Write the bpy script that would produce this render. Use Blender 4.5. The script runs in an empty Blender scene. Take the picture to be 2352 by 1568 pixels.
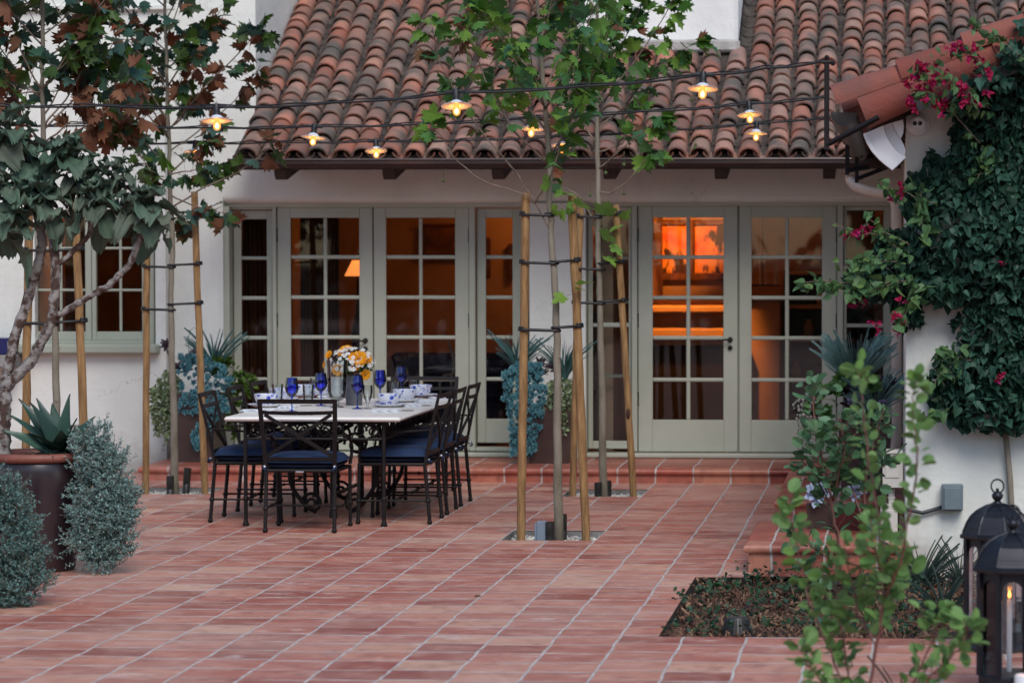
import bpy, math, random
import numpy as np
from mathutils import Vector, Matrix, Euler
random.seed(7); RS = np.random.RandomState(7)
S = bpy.context.scene
COL = S.collection
R = math.radians
# ------------------------------------------------------------------ camera
F = 6773.; CX = 1654.; CY = 784.; H = 1.886
YAW = math.atan((2060-1654)/F); PIT = math.atan((784-578)/F)
FW = (-math.sin(YAW)*math.cos(PIT), math.cos(YAW)*math.cos(PIT), -math.sin(PIT))
RT = (math.cos(YAW), math.sin(YAW), 0)
UP = (RT[1]*FW[2]-RT[2]*FW[1], RT[2]*FW[0]-RT[0]*FW[2], RT[0]*FW[1]-RT[1]*FW[0])
cd = bpy.data.cameras.new('camera'); cam = bpy.data.objects.new('camera', cd); COL.objects.link(cam)
cam.matrix_world = Matrix(((RT[0], UP[0], -FW[0], 0), (RT[1], UP[1], -FW[1], 0), (RT[2], UP[2], -FW[2], H), (0, 0, 0, 1)))
cd.sensor_width = 36.; cd.lens = F/2352*36; cd.shift_x = -(CX-1176)/2352; cd.clip_end = 2000
cd.dof.use_dof = True; cd.dof.focus_distance = 18.6; cd.dof.aperture_fstop = 3.4
S.camera = cam
# ------------------------------------------------------------------ light: dusk, soft sky
SUN_EL, SUN_AZ = 46., 162.      # azimuth from +y towards +x; light comes from behind the camera, high and soft
w = bpy.data.worlds.new('World'); S.world = w; w.use_nodes = True
nt = w.node_tree; bg = nt.nodes['Background']
sky = nt.nodes.new('ShaderNodeTexSky'); sky.sky_type = 'NISHITA'; sky.sun_disc = False
sky.sun_elevation = R(SUN_EL); sky.sun_rotation = R(SUN_AZ); sky.air_density = 1.; sky.dust_density = .6; sky.ozone_density = 1.0
nt.links.new(sky.outputs[0], bg.inputs[0]); bg.inputs[1].default_value = 0.07
sl = bpy.data.lights.new('sun', 'SUN'); sl.energy = 1.05; sl.angle = R(32); sl.color = (1, .955, .90)
so = bpy.data.objects.new('sun', sl); COL.objects.link(so)
sd = Vector((math.sin(R(SUN_AZ))*math.cos(R(SUN_EL)), math.cos(R(SUN_AZ))*math.cos(R(SUN_EL)), math.sin(R(SUN_EL))))
so.rotation_euler = sd.to_track_quat('Z', 'Y').to_euler(); so.location = (0, 10, 30)
S.view_settings.view_transform = 'Standard'; S.view_settings.look = 'None'; S.view_settings.exposure = 1.28
S.render.engine = 'CYCLES'; S.cycles.max_bounces = 8; S.cycles.transparent_max_bounces = 16
# ------------------------------------------------------------------ pixel helpers (photo measured at 2352 px wide)
def ray(u, v): return [FW[i]+RT[i]*(u-CX)/F-UP[i]*(v-CY)/F for i in range(3)]
def gz(u, v, z=0.):
    r = ray(u, v); t = (z-H)/r[2]; return (r[0]*t, r[1]*t, z)
def gy(u, v, y):
    r = ray(u, v); t = y/r[1]; return (r[0]*t, y, H+r[2]*t)
def X(u, y): return gy(u, 700, y)[0]
def Z(v, y): return gy(1300, v, y)[2]
# ------------------------------------------------------------------ materials
def N(nt, t, **k):
    n = nt.nodes.new(t)
    for a, b in k.items(): setattr(n, a, b)
    return n
def ramp(nt, fac, stops):
    n = N(nt, 'ShaderNodeValToRGB'); cr = n.color_ramp
    while len(cr.elements) < len(stops): cr.elements.new(.5)
    for e, (p, c) in zip(cr.elements, stops): e.position = p; e.color = (*c, 1)
    nt.links.new(fac, n.inputs[0]); return n.outputs[0]
def math_(nt, op, a, b=None, c=None):
    n = N(nt, 'ShaderNodeMath', operation=op)
    for i, v in enumerate((a, b, c)):
        if v is None: continue
        if isinstance(v, (int, float)): n.inputs[i].default_value = v
        else: nt.links.new(v, n.inputs[i])
    return n.outputs[0]
def mixc(nt, f, a, b, mode='MIX'):
    n = N(nt, 'ShaderNodeMix', data_type='RGBA', blend_type=mode)
    for i, v in ((0, f), (6, a), (7, b)):
        if isinstance(v, (int, float)): n.inputs[i].default_value = v
        elif isinstance(v, tuple): n.inputs[i].default_value = (*v, 1)
        else: nt.links.new(v, n.inputs[i])
    return n.outputs[2]
def noise(nt, scale, detail=4, rough=.5, vec=None, stretch=None):
    n = N(nt, 'ShaderNodeTexNoise'); n.inputs['Scale'].default_value = scale
    n.inputs['Detail'].default_value = detail; n.inputs['Roughness'].default_value = rough
    if vec is None: vec = N(nt, 'ShaderNodeTexCoord').outputs['Object']
    if stretch:
        m = N(nt, 'ShaderNodeMapping'); m.inputs['Scale'].default_value = stretch
        nt.links.new(vec, m.inputs[0]); vec = m.outputs[0]
    nt.links.new(vec, n.inputs['Vector']); return n.outputs['Fac']
def M(name, c, c2=None, rough=.7, metal=0, nscale=3., bump=0., bscale=40., island=None, trans=0., coat=0., spec=.5, stretch=None, lo=.35, hi=.65, c3=None):
    m = bpy.data.materials.new(name); m.use_nodes = True; nt = m.node_tree; b = nt.nodes['Principled BSDF']
    b.inputs['Roughness'].default_value = rough; b.inputs['Metallic'].default_value = metal
    if trans and spec == .5: spec = .2          # matte foliage
    b.inputs['Specular IOR Level'].default_value = spec; b.inputs['Coat Weight'].default_value = coat
    if island:
        g = N(nt, 'ShaderNodeNewGeometry'); n_ = len(island)
        col = ramp(nt, g.outputs['Random Per Island'], [(i/(n_-1) if n_ > 1 else 0, q) for i, q in enumerate(island)])
        if c2: col = mixc(nt, ramp(nt, noise(nt, nscale, stretch=stretch), [(lo, (0, 0, 0)), (hi, (1, 1, 1))]), col, c2)
        nt.links.new(col, b.inputs['Base Color'])
    elif c2:
        st = [(lo, c), (hi, c2)] + ([(min(1, hi+.15), c3)] if c3 else [])
        nt.links.new(ramp(nt, noise(nt, nscale, 6, .6, stretch=stretch), st), b.inputs['Base Color'])
    else: b.inputs['Base Color'].default_value = (*c, 1)
    if bump:
        bn = N(nt, 'ShaderNodeBump'); bn.inputs['Strength'].default_value = bump; bn.inputs['Distance'].default_value = .01
        nt.links.new(noise(nt, bscale, 5, .6, stretch=stretch), bn.inputs['Height']); nt.links.new(bn.outputs[0], b.inputs['Normal'])
    if trans:
        t = N(nt, 'ShaderNodeBsdfTranslucent'); mx = N(nt, 'ShaderNodeMixShader'); mx.inputs[0].default_value = trans
        nt.links.new(b.outputs[0], mx.inputs[1]); nt.links.new(t.outputs[0], mx.inputs[2])
        if b.inputs['Base Color'].is_linked: nt.links.new(b.inputs['Base Color'].links[0].from_socket, t.inputs[0])
        else: t.inputs[0].default_value = (*c, 1)
        nt.links.new(mx.outputs[0], nt.nodes['Material Output'].inputs[0])
    return m
def EM(name, c, s):
    m = bpy.data.materials.new(name); m.use_nodes = True; b = m.node_tree.nodes['Principled BSDF']
    b.inputs['Base Color'].default_value = (*c, 1); b.inputs['Emission Color'].default_value = (*c, 1); b.inputs['Emission Strength'].default_value = s
    return m
def GL(name, tint=(1, 1, 1), refl=1., ior=1.5, base=0.):
    """thin glass: fresnel reflection over tinted transparency"""
    m = bpy.data.materials.new(name); m.use_nodes = True; nt = m.node_tree; nt.nodes.remove(nt.nodes['Principled BSDF'])
    t = N(nt, 'ShaderNodeBsdfTransparent'); t.inputs[0].default_value = (*tint, 1)
    g = N(nt, 'ShaderNodeBsdfGlossy'); g.inputs['Roughness'].default_value = .02
    f = N(nt, 'ShaderNodeFresnel'); f.inputs[0].default_value = ior
    fac = math_(nt, 'MULTIPLY_ADD', f.outputs[0], refl, base)
    mx = N(nt, 'ShaderNodeMixShader'); nt.links.new(fac, mx.inputs[0])
    nt.links.new(t.outputs[0], mx.inputs[1]); nt.links.new(g.outputs[0], mx.inputs[2])
    nt.links.new(mx.outputs[0], nt.nodes['Material Output'].inputs[0]); return m
X0 = -1.04; PX = .3095; PY = .3045; Y0 = 23.95
def tile_material(name, joints_y=True):
    m = bpy.data.materials.new(name); m.use_nodes = True; nt = m.node_tree; b = nt.nodes['Principled BSDF']
    g = N(nt, 'ShaderNodeNewGeometry'); sp = N(nt, 'ShaderNodeSeparateXYZ'); nt.links.new(g.outputs['Position'], sp.inputs[0])
    wob = noise(nt, 3.2, 3, .6, g.outputs['Position']); wob2 = noise(nt, 2.6, 2, .5, g.outputs['Position'])
    xx = math_(nt, 'ADD', sp.outputs[0], math_(nt, 'MULTIPLY_ADD', wob, .030, -.015))
    u = math_(nt, 'DIVIDE', math_(nt, 'SUBTRACT', xx, X0-PX*80), PX)
    cu = math_(nt, 'FLOOR', u); fu = math_(nt, 'FRACT', u)
    wn = N(nt, 'ShaderNodeTexWhiteNoise', noise_dimensions='1D'); nt.links.new(cu, wn.inputs['W'])
    yy = math_(nt, 'ADD', sp.outputs[1], math_(nt, 'MULTIPLY_ADD', wn.outputs[0], .12, -.06))
    yy = math_(nt, 'ADD', yy, math_(nt, 'MULTIPLY_ADD', wob2, .03, -.015))
    v = math_(nt, 'DIVIDE', math_(nt, 'SUBTRACT', yy, Y0-PY*80-.12), PY)
    cv = math_(nt, 'FLOOR', v); fv = math_(nt, 'FRACT', v)
    du = math_(nt, 'MULTIPLY', math_(nt, 'SUBTRACT', .5, math_(nt, 'ABSOLUTE', math_(nt, 'SUBTRACT', fu, .5))), PX)
    dv = math_(nt, 'MULTIPLY', math_(nt, 'SUBTRACT', .5, math_(nt, 'ABSOLUTE', math_(nt, 'SUBTRACT', fv, .5))), PY)
    wv = math_(nt, 'MULTIPLY_ADD', noise(nt, 4, 2, .5, g.outputs['Position']), .030, -.0065)      # width of the short joints varies
    wu = math_(nt, 'MULTIPLY_ADD', noise(nt, 7, 3, .6, g.outputs['Position']), .008, .0028)
    def band(d, w_):
        n = N(nt, 'ShaderNodeMapRange'); nt.links.new(d, n.inputs[0])
        nt.links.new(math_(nt, 'SUBTRACT', w_, .0015), n.inputs[1]); nt.links.new(math_(nt, 'ADD', w_, .0015), n.inputs[2])
        n.inputs[3].default_value = 1; n.inputs[4].default_value = 0; return n.outputs[0]
    jt = band(du, wu)
    if joints_y: jt = math_(nt, 'MAXIMUM', jt, band(dv, wv))
    cv3 = N(nt, 'ShaderNodeCombineXYZ'); nt.links.new(cu, cv3.inputs[0]); nt.links.new(cv, cv3.inputs[1])
    w2 = N(nt, 'ShaderNodeTexWhiteNoise', noise_dimensions='2D'); nt.links.new(cv3.outputs[0], w2.inputs['Vector'])
    base = ramp(nt, w2.outputs['Value'], [(0, (.25, .055, .036)), (.35, (.36, .095, .064)), (.7, (.44, .145, .10)), (.92, (.50, .21, .14)), (1, (.56, .32, .22))])
    # per tile shifted streaks running across the tile
    off = N(nt, 'ShaderNodeVectorMath', operation='MULTIPLY_ADD'); nt.links.new(w2.outputs['Color'], off.inputs[0])
    off.inputs[1].default_value = (7, 7, 7); nt.links.new(g.outputs['Position'], off.inputs[2])
    st = noise(nt, 1., 6, .62, off.outputs[0], (5, 5.5, 5))
    st2 = noise(nt, 1., 5, .6, off.outputs[0], (9, 8, 5))
    c = mixc(nt, ramp(nt, st, [(.45, (0, 0, 0)), (.72, (.55, .55, .55))]), base, (.62, .37, .28))
    c = mixc(nt, ramp(nt, st2, [(.50, (0, 0, 0)), (.70, (.62, .62, .62))]), c, (.21, .060, .050))
    big = noise(nt, .8, 4, .6, g.outputs['Position'])
    c = mixc(nt, ramp(nt, big, [(.4, (0, 0, 0)), (.7, (.45, .45, .45))]), c, (.58, .37, .30))
    salt = noise(nt, 2.6, 6, .7, off.outputs[0], (1.3, 2.4, 1))
    c = mixc(nt, ramp(nt, salt, [(.60, (0, 0, 0)), (.72, (.8, .8, .8))]), c, (.66, .54, .50))
    if not joints_y: c = mixc(nt, 1., c, (.80, .56, .50), 'MULTIPLY')
    c = mixc(nt, jt, c, ramp(nt, noise(nt, 9, 3, .6, g.outputs['Position']), [(.3, (.33, .29, .27)), (.7, (.54, .49, .46))]))
    nt.links.new(c, b.inputs['Base Color'])
    rr = math_(nt, 'MULTIPLY_ADD', st, .35, .26); nt.links.new(math_(nt, 'MAXIMUM', rr, math_(nt, 'MULTIPLY', jt, .9)), b.inputs['Roughness'])
    bp = N(nt, 'ShaderNodeBump'); bp.inputs['Strength'].default_value = .5; bp.inputs['Distance'].default_value = .006
    h = math_(nt, 'SUBTRACT', math_(nt, 'MULTIPLY', noise(nt, 5, 4, .6, g.outputs['Position']), 1.2), jt)
    nt.links.new(h, bp.inputs['Height']); nt.links.new(bp.outputs[0], b.inputs['Normal']); return m
def stucco(name, c, c2, dirt=None):
    m = M(name, c, c2, rough=.92, nscale=.9, bump=.9, bscale=9, spec=.2)
    nt = m.node_tree; b = nt.nodes['Principled BSDF']; src = b.inputs['Base Color'].links[0].from_socket
    g = N(nt, 'ShaderNodeNewGeometry'); sp = N(nt, 'ShaderNodeSeparateXYZ'); nt.links.new(g.outputs['Position'], sp.inputs[0])
    n1 = noise(nt, 1.4, 6, .65, g.outputs['Position'], (1.6, 1.6, .35)); col = mixc(nt, ramp(nt, n1, [(.50, (0, 0, 0)), (.8, (.5, .5, .5))]), src, tuple(q*.72 for q in c))
    low = math_(nt, 'SUBTRACT', math_(nt, 'MULTIPLY', noise(nt, 5, 5, .6, g.outputs['Position']), .55), sp.outputs[2])       # splash dirt near the ground
    col = mixc(nt, ramp(nt, low, [(.0, (0, 0, 0)), (.25, (.55, .55, .55))]), col, (.26, .20, .16))
    v = N(nt, 'ShaderNodeTexVoronoi', feature='DISTANCE_TO_EDGE'); v.inputs['Scale'].default_value = .9; wv = N(nt, 'ShaderNodeVectorMath', operation='MULTIPLY_ADD')
    nn = N(nt, 'ShaderNodeTexNoise'); nn.inputs['Scale'].default_value = 2.5; nn.inputs['Detail'].default_value = 5; nt.links.new(g.outputs['Position'], nn.inputs['Vector']); nt.links.new(nn.outputs['Color'], wv.inputs[0]); wv.inputs[1].default_value = (.9, .9, .9); nt.links.new(g.outputs['Position'], wv.inputs[2]); nt.links.new(wv.outputs[0], v.inputs['Vector'])
    crk = math_(nt, 'MULTIPLY', ramp(nt, v.outputs['Distance'], [(.0, (1, 1, 1)), (.004, (0, 0, 0))]), ramp(nt, noise(nt, .8, 2, .5, g.outputs['Position']), [(.55, (0, 0, 0)), (.62, (.6, .6, .6))]))
    nt.links.new(mixc(nt, crk, col, (.2, .17, .15)), b.inputs['Base Color']); return m
TILE = tile_material('terracotta floor tile'); STEP = tile_material('terracotta step tile', False)
WALL = stucco('white stucco', (.63, .635, .585), (.725, .73, .68))
WALLIN = M('inner wall plaster', (.50, .36, .24), (.42, .28, .18), rough=.8)
SAGE = M('sage green paint', (.34, .355, .285), (.39, .40, .335), rough=.45, nscale=2)
SAGED = M('sage green window paint', (.31, .335, .26), (.35, .37, .30), rough=.5, nscale=2)
BRZ = M('dark bronze gutter', (.035, .022, .022), (.05, .032, .03), rough=.35, metal=.3)
WOODD = M('dark stained rafter', (.03, .022, .02), (.05, .035, .03), rough=.7)
ROOF = M('weathered clay roof tile', None, (.10, .085, .072), rough=.85, nscale=3.2, lo=.40, hi=.64, bump=.5, bscale=30,
         island=[(.20, .09, .065), (.32, .11, .07), (.26, .14, .11), (.40, .17, .115), (.27, .095, .06), (.38, .21, .16), (.17, .12, .095), (.44, .17, .11), (.33, .22, .17)])
ROOFN = M('new clay roof tile', None, (.13, .06, .05), rough=.85, nscale=3.5, lo=.46, hi=.74, bump=.6, bscale=45,
          island=[(.24, .062, .042), (.19, .048, .034), (.28, .085, .058), (.22, .07, .05)])
MORT = M('roof mortar and lichen', (.022, .018, .015), (.09, .07, .06), rough=1, nscale=8, bump=.8, bscale=30)
IRON = M('dark bronze iron', (.008, .006, .0065), (.015, .011, .011), rough=.5, nscale=6, spec=.22)
NAVY = M('navy canvas', (.004, .019, .062), (.006, .027, .085), rough=.8, nscale=5, bump=.25, bscale=120)
STONE = M('cream stone top', (.72, .69, .64), (.80, .77, .72), rough=.35, nscale=4)
STAKE = M('weathered timber stake', (.17, .085, .03), (.36, .21, .085), rough=.85, nscale=5, stretch=(7, 7, .9), bump=.9, bscale=14, lo=.35, hi=.66, c3=(.12, .08, .05))
KNOT = M('dark knot', (.05, .018, .012), rough=.8)
RUB = M('black rubber tie', (.008, .008, .009), rough=.45)
BARK = M('sycamore bark', (.13, .11, .075), (.24, .21, .165), rough=.85, nscale=9, bump=.6, bscale=30, stretch=(1, 1, .35), c3=(.10, .07, .05))
TWIG = M('young twig', (.10, .06, .04), (.22, .17, .13), rough=.7, nscale=10)
CONC = M('grey concrete edge', (.16, .15, .14), (.26, .25, .24), rough=.95, nscale=8, bump=.5)
GRAV = M('pale gravel', None, rough=.9, island=[(.60, .57, .52), (.36, .34, .32), (.75, .72, .67), (.45, .41, .36), (.66, .66, .63)])
SOIL = M('dark soil', (.018, .012, .009), (.035, .024, .018), rough=1, nscale=20, bump=1)
GLASSW = GL('window glass', (.93, .95, .94), 1.25, 1.5)
GLASSC = GL('clear glass', (.95, .97, .97), 1.3, 1.5, .02)
GLASSB = GL('cobalt glass', (.12, .30, .92), 1.2, 1.5, .03)
WHITE = M('white glaze', (.75, .75, .76), rough=.2)
# ------------------------------------------------------------------ mesh builder
class MB:
    def __init__(s): s.v = []; s.f = []; s.m = []; s.mi = 0
    def add(s, vs, fs):
        o = len(s.v); s.v += [tuple(p) for p in vs]
        for f in fs: s.f.append(tuple(i+o for i in f)); s.m.append(s.mi)
        return s
    def box(s, a, b):
        x0, x1 = sorted((a[0], b[0])); y0, y1 = sorted((a[1], b[1])); z0, z1 = sorted((a[2], b[2]))
        return s.add([(x0, y0, z0), (x1, y0, z0), (x1, y1, z0), (x0, y1, z0), (x0, y0, z1), (x1, y0, z1), (x1, y1, z1), (x0, y1, z1)],
                     [(0, 3, 2, 1), (4, 5, 6, 7), (0, 1, 5, 4), (1, 2, 6, 5), (2, 3, 7, 6), (3, 0, 4, 7)])
    def bbox(s, a, b, r=.004):
        """box with chamfered edges"""
        x0, x1 = sorted((a[0], b[0])); y0, y1 = sorted((a[1], b[1])); z0, z1 = sorted((a[2], b[2]))
        r = min(r, (x1-x0)/2.2, (y1-y0)/2.2, (z1-z0)/2.2)
        P = []; idx = {}
        for ix, x in enumerate((x0, x1)):
            for iy, y in enumerate((y0, y1)):
                for iz, z in enumerate((z0, z1)):
                    sx, sy, sz = (1-2*ix)*r, (1-2*iy)*r, (1-2*iz)*r
                    for k, p in enumerate(((x, y+sy, z+sz), (x+sx, y, z+sz), (x+sx, y+sy, z))):
                        idx[(ix, iy, iz, k)] = len(P); P.append(p)
        Fc = []; q = lambda *a: idx[a]
        for i in (0, 1):
            Fc.append([q(i, 0, 0, 0), q(i, 1, 0, 0), q(i, 1, 1, 0), q(i, 0, 1, 0)])
            Fc.append([q(0, i, 0, 1), q(1, i, 0, 1), q(1, i, 1, 1), q(0, i, 1, 1)])
            Fc.append([q(0, 0, i, 2), q(1, 0, i, 2), q(1, 1, i, 2), q(0, 1, i, 2)])
            for j in (0, 1):
                Fc.append([q(i, j, 0, 0), q(i, j, 1, 0), q(i, j, 1, 1), q(i, j, 0, 1)])
                Fc.append([q(i, 0, j, 0), q(i, 1, j, 0), q(i, 1, j, 2), q(i, 0, j, 2)])
                Fc.append([q(0, i, j, 1), q(1, i, j, 1), q(1, i, j, 2), q(0, i, j, 2)])
                for k in (0, 1): Fc.append([q(i, j, k, 0), q(i, j, k, 1), q(i, j, k, 2)])
        c = Vector(((x0+x1)/2, (y0+y1)/2, (z0+z1)/2)); out = []
        for f in Fc:
            a_, b_, c_ = (Vector(P[f[t]]) for t in (0, 1, 2)); n = (b_-a_).cross(c_-a_)
            out.append(f if n.dot(a_-c) > 0 else f[::-1])
        return s.add(P, out)
    def tube(s, pts, rad, n=8, caps=True, flat=None):
        pts = [Vector(p) for p in pts]
        if isinstance(rad, (int, float)): rad = [rad]*len(pts)
        o = len(s.v); prev = None
        for i, p in enumerate(pts):
            t = (pts[min(i+1, len(pts)-1)]-pts[max(i-1, 0)]).normalized()
            if prev is None:
                ref = Vector((0, 0, 1)) if abs(t.z) < .9 else Vector((1, 0, 0)); a = t.cross(ref).normalized()
            else: a = (prev-t*prev.dot(t)).normalized()
            b = t.cross(a); prev = a
            for k in range(n):
                an = 2*math.pi*k/n; ca, sa = math.cos(an), math.sin(an)*(flat or 1)
                s.v.append(tuple(p+a*(rad[i]*ca)+b*(rad[i]*sa)))
        for i in range(len(pts)-1):
            for k in range(n):
                k2 = (k+1) % n; s.f.append((o+i*n+k, o+i*n+k2, o+(i+1)*n+k2, o+(i+1)*n+k)); s.m.append(s.mi)
        if caps:
            s.f.append(tuple(o+k for k in range(n))[::-1]); s.m.append(s.mi)
            s.f.append(tuple(o+(len(pts)-1)*n+k for k in range(n))); s.m.append(s.mi)
        return s
    def lathe(s, prof, c=(0, 0, 0), n=24, sx=1, sy=1):
        o = len(s.v)
        for r, z in prof:
            for k in range(n):
                a = 2*math.pi*k/n; s.v.append((c[0]+r*math.cos(a)*sx, c[1]+r*math.sin(a)*sy, c[2]+z))
        for i in range(len(prof)-1):
            for k in range(n):
                k2 = (k+1) % n; s.f.append((o+i*n+k, o+i*n+k2, o+(i+1)*n+k2, o+(i+1)*n+k)); s.m.append(s.mi)
        return s
    def ball(s, c, r, n=10, sz=1.):
        return s.lathe([(max(1e-4, r*math.cos(a)), r*math.sin(a)*sz) for a in [(-.5+i/(n//2+1))*math.pi for i in range(n//2+2)]], c, n)
    def prism(s, poly, a, b, axis='y'):
        """extrude a 2-D polygon (other two axes in order) from a to b along axis"""
        mk = {'y': lambda p, t: (p[0], t, p[1]), 'x': lambda p, t: (t, p[0], p[1]), 'z': lambda p, t: (p[0], p[1], t)}[axis]
        n = len(poly)
        return s.add([mk(p, a) for p in poly]+[mk(p, b) for p in poly],
                     [tuple(range(n))[::-1], tuple(range(n, 2*n))]+[(i, (i+1) % n, n+(i+1) % n, n+i) for i in range(n)])
    def inst(s, V, Fc, mats):
        """numpy instancing of a template; mats (k,4,4)"""
        V = np.asarray(V); k = len(mats); mats = np.asarray(mats)
        P = np.einsum('kij,nj->kni', mats[:, :3, :3], V)+mats[:, None, :3, 3]
        o = len(s.v); s.v += [tuple(p) for p in P.reshape(-1, 3)]; nv = len(V)
        for j in range(k):
            for f in Fc: s.f.append(tuple(i+o+j*nv for i in f)); s.m.append(s.mi)
        return s
    def build(s, name, mat, parent=None, smooth=False, origin=None):
        off = Vector((0, 0, 0)); p = parent
        while p is not None: off += p.location; p = p.parent
        if origin is not None: off = off+Vector(origin)
        me = bpy.data.meshes.new(name)
        V = [(a[0]-off.x, a[1]-off.y, a[2]-off.z) for a in s.v]
        me.from_pydata(V, [], s.f); mats = mat if isinstance(mat, (list, tuple)) else [mat]
        for q in mats: me.materials.append(q)
        if len(mats) > 1: me.polygons.foreach_set('material_index', s.m)
        if smooth:
            me.polygons.foreach_set('use_smooth', [True]*len(me.polygons))
            if smooth != 1:
                try: me.set_sharp_from_angle(angle=R(smooth))
                except Exception: pass
        me.update(); o = bpy.data.objects.new(name, me); COL.objects.link(o)
        if parent is not None: o.parent = parent
        if origin is not None: o.location = origin
        return o
def tag(o, label=None, cat=None, group=None, kind=None):
    if label: o['label'] = label
    if cat: o['category'] = cat
    if group: o['group'] = group
    if kind: o['kind'] = kind
    return o
def thing(name, label, cat, loc=(0, 0, 0), group=None):
    o = bpy.data.objects.new(name, None); COL.objects.link(o); o.location = loc; o.empty_display_size = .1
    return tag(o, label, cat, group)
def kids(o): return [c for c in COL.objects if c.parent == o]
def copy_tree(o, parent=None):
    c = o.copy(); COL.objects.link(c); c.parent = parent
    if parent is None and 'label' in c: del c['label']
    for ch in kids(o): copy_tree(ch, c)
    return c
def struct(o): o['kind'] = 'structure'; return o
def xf(p, d, upv, s=1., roll=None):
    """matrix with local +y along d, local z near upv, at p"""
    d = Vector(d).normalized(); u = Vector(upv); x = d.cross(u)
    if x.length < 1e-4: x = d.cross(Vector((1, .3, .2)))
    x.normalize(); z = x.cross(d)
    if roll: q = Matrix.Rotation(roll, 3, d); x = q@x; z = q@z
    if isinstance(s, (int, float)): s = (s, s, s)
    m = np.eye(4); m[:3, 0] = np.array(x)*s[0]; m[:3, 1] = np.array(d)*s[1]; m[:3, 2] = np.array(z)*s[2]; m[:3, 3] = p
    return m
def rv(a=1.): return Vector((random.gauss(0, a), random.gauss(0, a), random.gauss(0, a)))
# leaf templates: stem at origin, tip along +y, about 1 long, z up
def fan(outline, cup=.12, droop=.15, mid=.45):
    V = [(0, mid, -.02)]+[(x, y, abs(x)*cup*2-droop*y*y) for x, y in outline]; n = len(outline)
    return V, [(0, 1+i, 1+(i+1) % n) for i in range(n)]
def sym(half): return half+[(-x, y) for x, y in half[::-1] if abs(x) > 1e-6]
SYC = fan(sym([(0, 0), (.10, .04), (.34, -.06), (.30, .08), (.52, .10), (.38, .26), (.60, .42), (.46, .46), (.50, .60), (.30, .54), (.17, .62), (.24, .80), (.10, .84), (0, 1.05)]), .10, .20)
SYC2 = fan(sym([(0, 0), (.16, -.03), (.42, .02), (.34, .16), (.55, .30), (.36, .36), (.40, .55), (.20, .52), (.22, .74), (.08, .78), (0, 1.0)]), -.35, .45)
HEART = fan(sym([(0, .02), (.16, -.05), (.36, .05), (.40, .28), (.30, .52), (.14, .78), (0, 1.0)]), .18, .12)
IVY = fan(sym([(0, .02), (.18, -.06), (.42, .06), (.50, .26), (.32, .42), (.26, .62), (.12, .80), (0, 1.02)]), .12, .18)
ROUND = fan(sym([(0, 0), (.20, .10), (.36, .34), (.38, .60), (.24, .88), (0, 1.0)]), .15, .08)
OVAL = ([(0, 0, 0), (.22, .45, .05), (0, 1, -.03), (-.22, .45, .05)], [(0, 1, 2), (0, 2, 3)])
PETAL = ([(0, 0, 0), (.3, .5, .08), (.16, .95, .02), (0, 1.05, -.03), (-.16, .95, .02), (-.3, .5, .08)], [(0, 1, 2, 3), (0, 3, 4, 5)])
def blade(n=6, w_=.09, bend=.5, keel=.03):
    V = []; Fc = []
    for i in range(n+1):
        t = i/n; ww = w_*(1-t)**.7*(.75+.6*min(t*3, 1)*(1-t)) if i < n else .002
        z = -bend*t*t; V += [(-ww, t, z+keel), (0, t, z), (ww, t, z+keel)]
    for i in range(n):
        a = i*3; Fc += [(a, a+1, a+4, a+3), (a+1, a+2, a+5, a+4)]
    return V, Fc
def leaves(mb, tmpl, pts, size, upness=.6, jit=.7, dirs=None):
    ms = []
    for i, p in enumerate(pts):
        d = (dirs[i] if dirs is not None else Vector((0, 0, 0)))+rv(jit)
        d = Vector(d)
        if d.length < .01: d = Vector((1, 0, 0))
        s = size*random.uniform(.6, 1.15); u = Vector((0, 0, upness))+rv(.5)
        ms.append(xf(p, d, u, s))
    if ms: mb.inst(tmpl[0], tmpl[1], ms)
# ================================================================== GROUND
BED = (-1.165, 14.38, 3.2, 17.46)
PITS = [(-2.585, 19.14, -1.967, 19.80), (-2.585, 22.60, -1.967, 23.28), (-5.98, 22.62, -5.362, 23.28), (-5.98, 19.14, -5.362, 19.80)]
holes = PITS+[(BED[0], BED[1], BED[2], 17.03), (-.84, 17.03, BED[2], BED[3])]
xs = sorted(set([-60, 60]+[h[0] for h in holes]+[h[2] for h in holes])); ys = sorted(set([-30, 25.12]+[h[1] for h in holes]+[h[3] for h in holes]))
mb = MB()
for i in range(len(xs)-1):
    for j in range(len(ys)-1):
        cx_, cy_ = (xs[i]+xs[i+1])/2, (ys[j]+ys[j+1])/2
        if any(h[0] < cx_ < h[2] and h[1] < cy_ < h[3] for h in holes): continue
        mb.add([(xs[i], ys[j], 0), (xs[i+1], ys[j], 0), (xs[i+1], ys[j+1], 0), (xs[i], ys[j+1], 0)], [(0, 1, 2, 3)])
struct(mb.build('patio_floor', TILE))
mb = MB()      # far ground under and round the house
mb.add([(-400, -400, -.16), (400, -400, -.16), (400, 400, -.16), (-400, 400, -.16)], [(0, 1, 2, 3)])
struct(mb.build('ground', SOIL))
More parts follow.
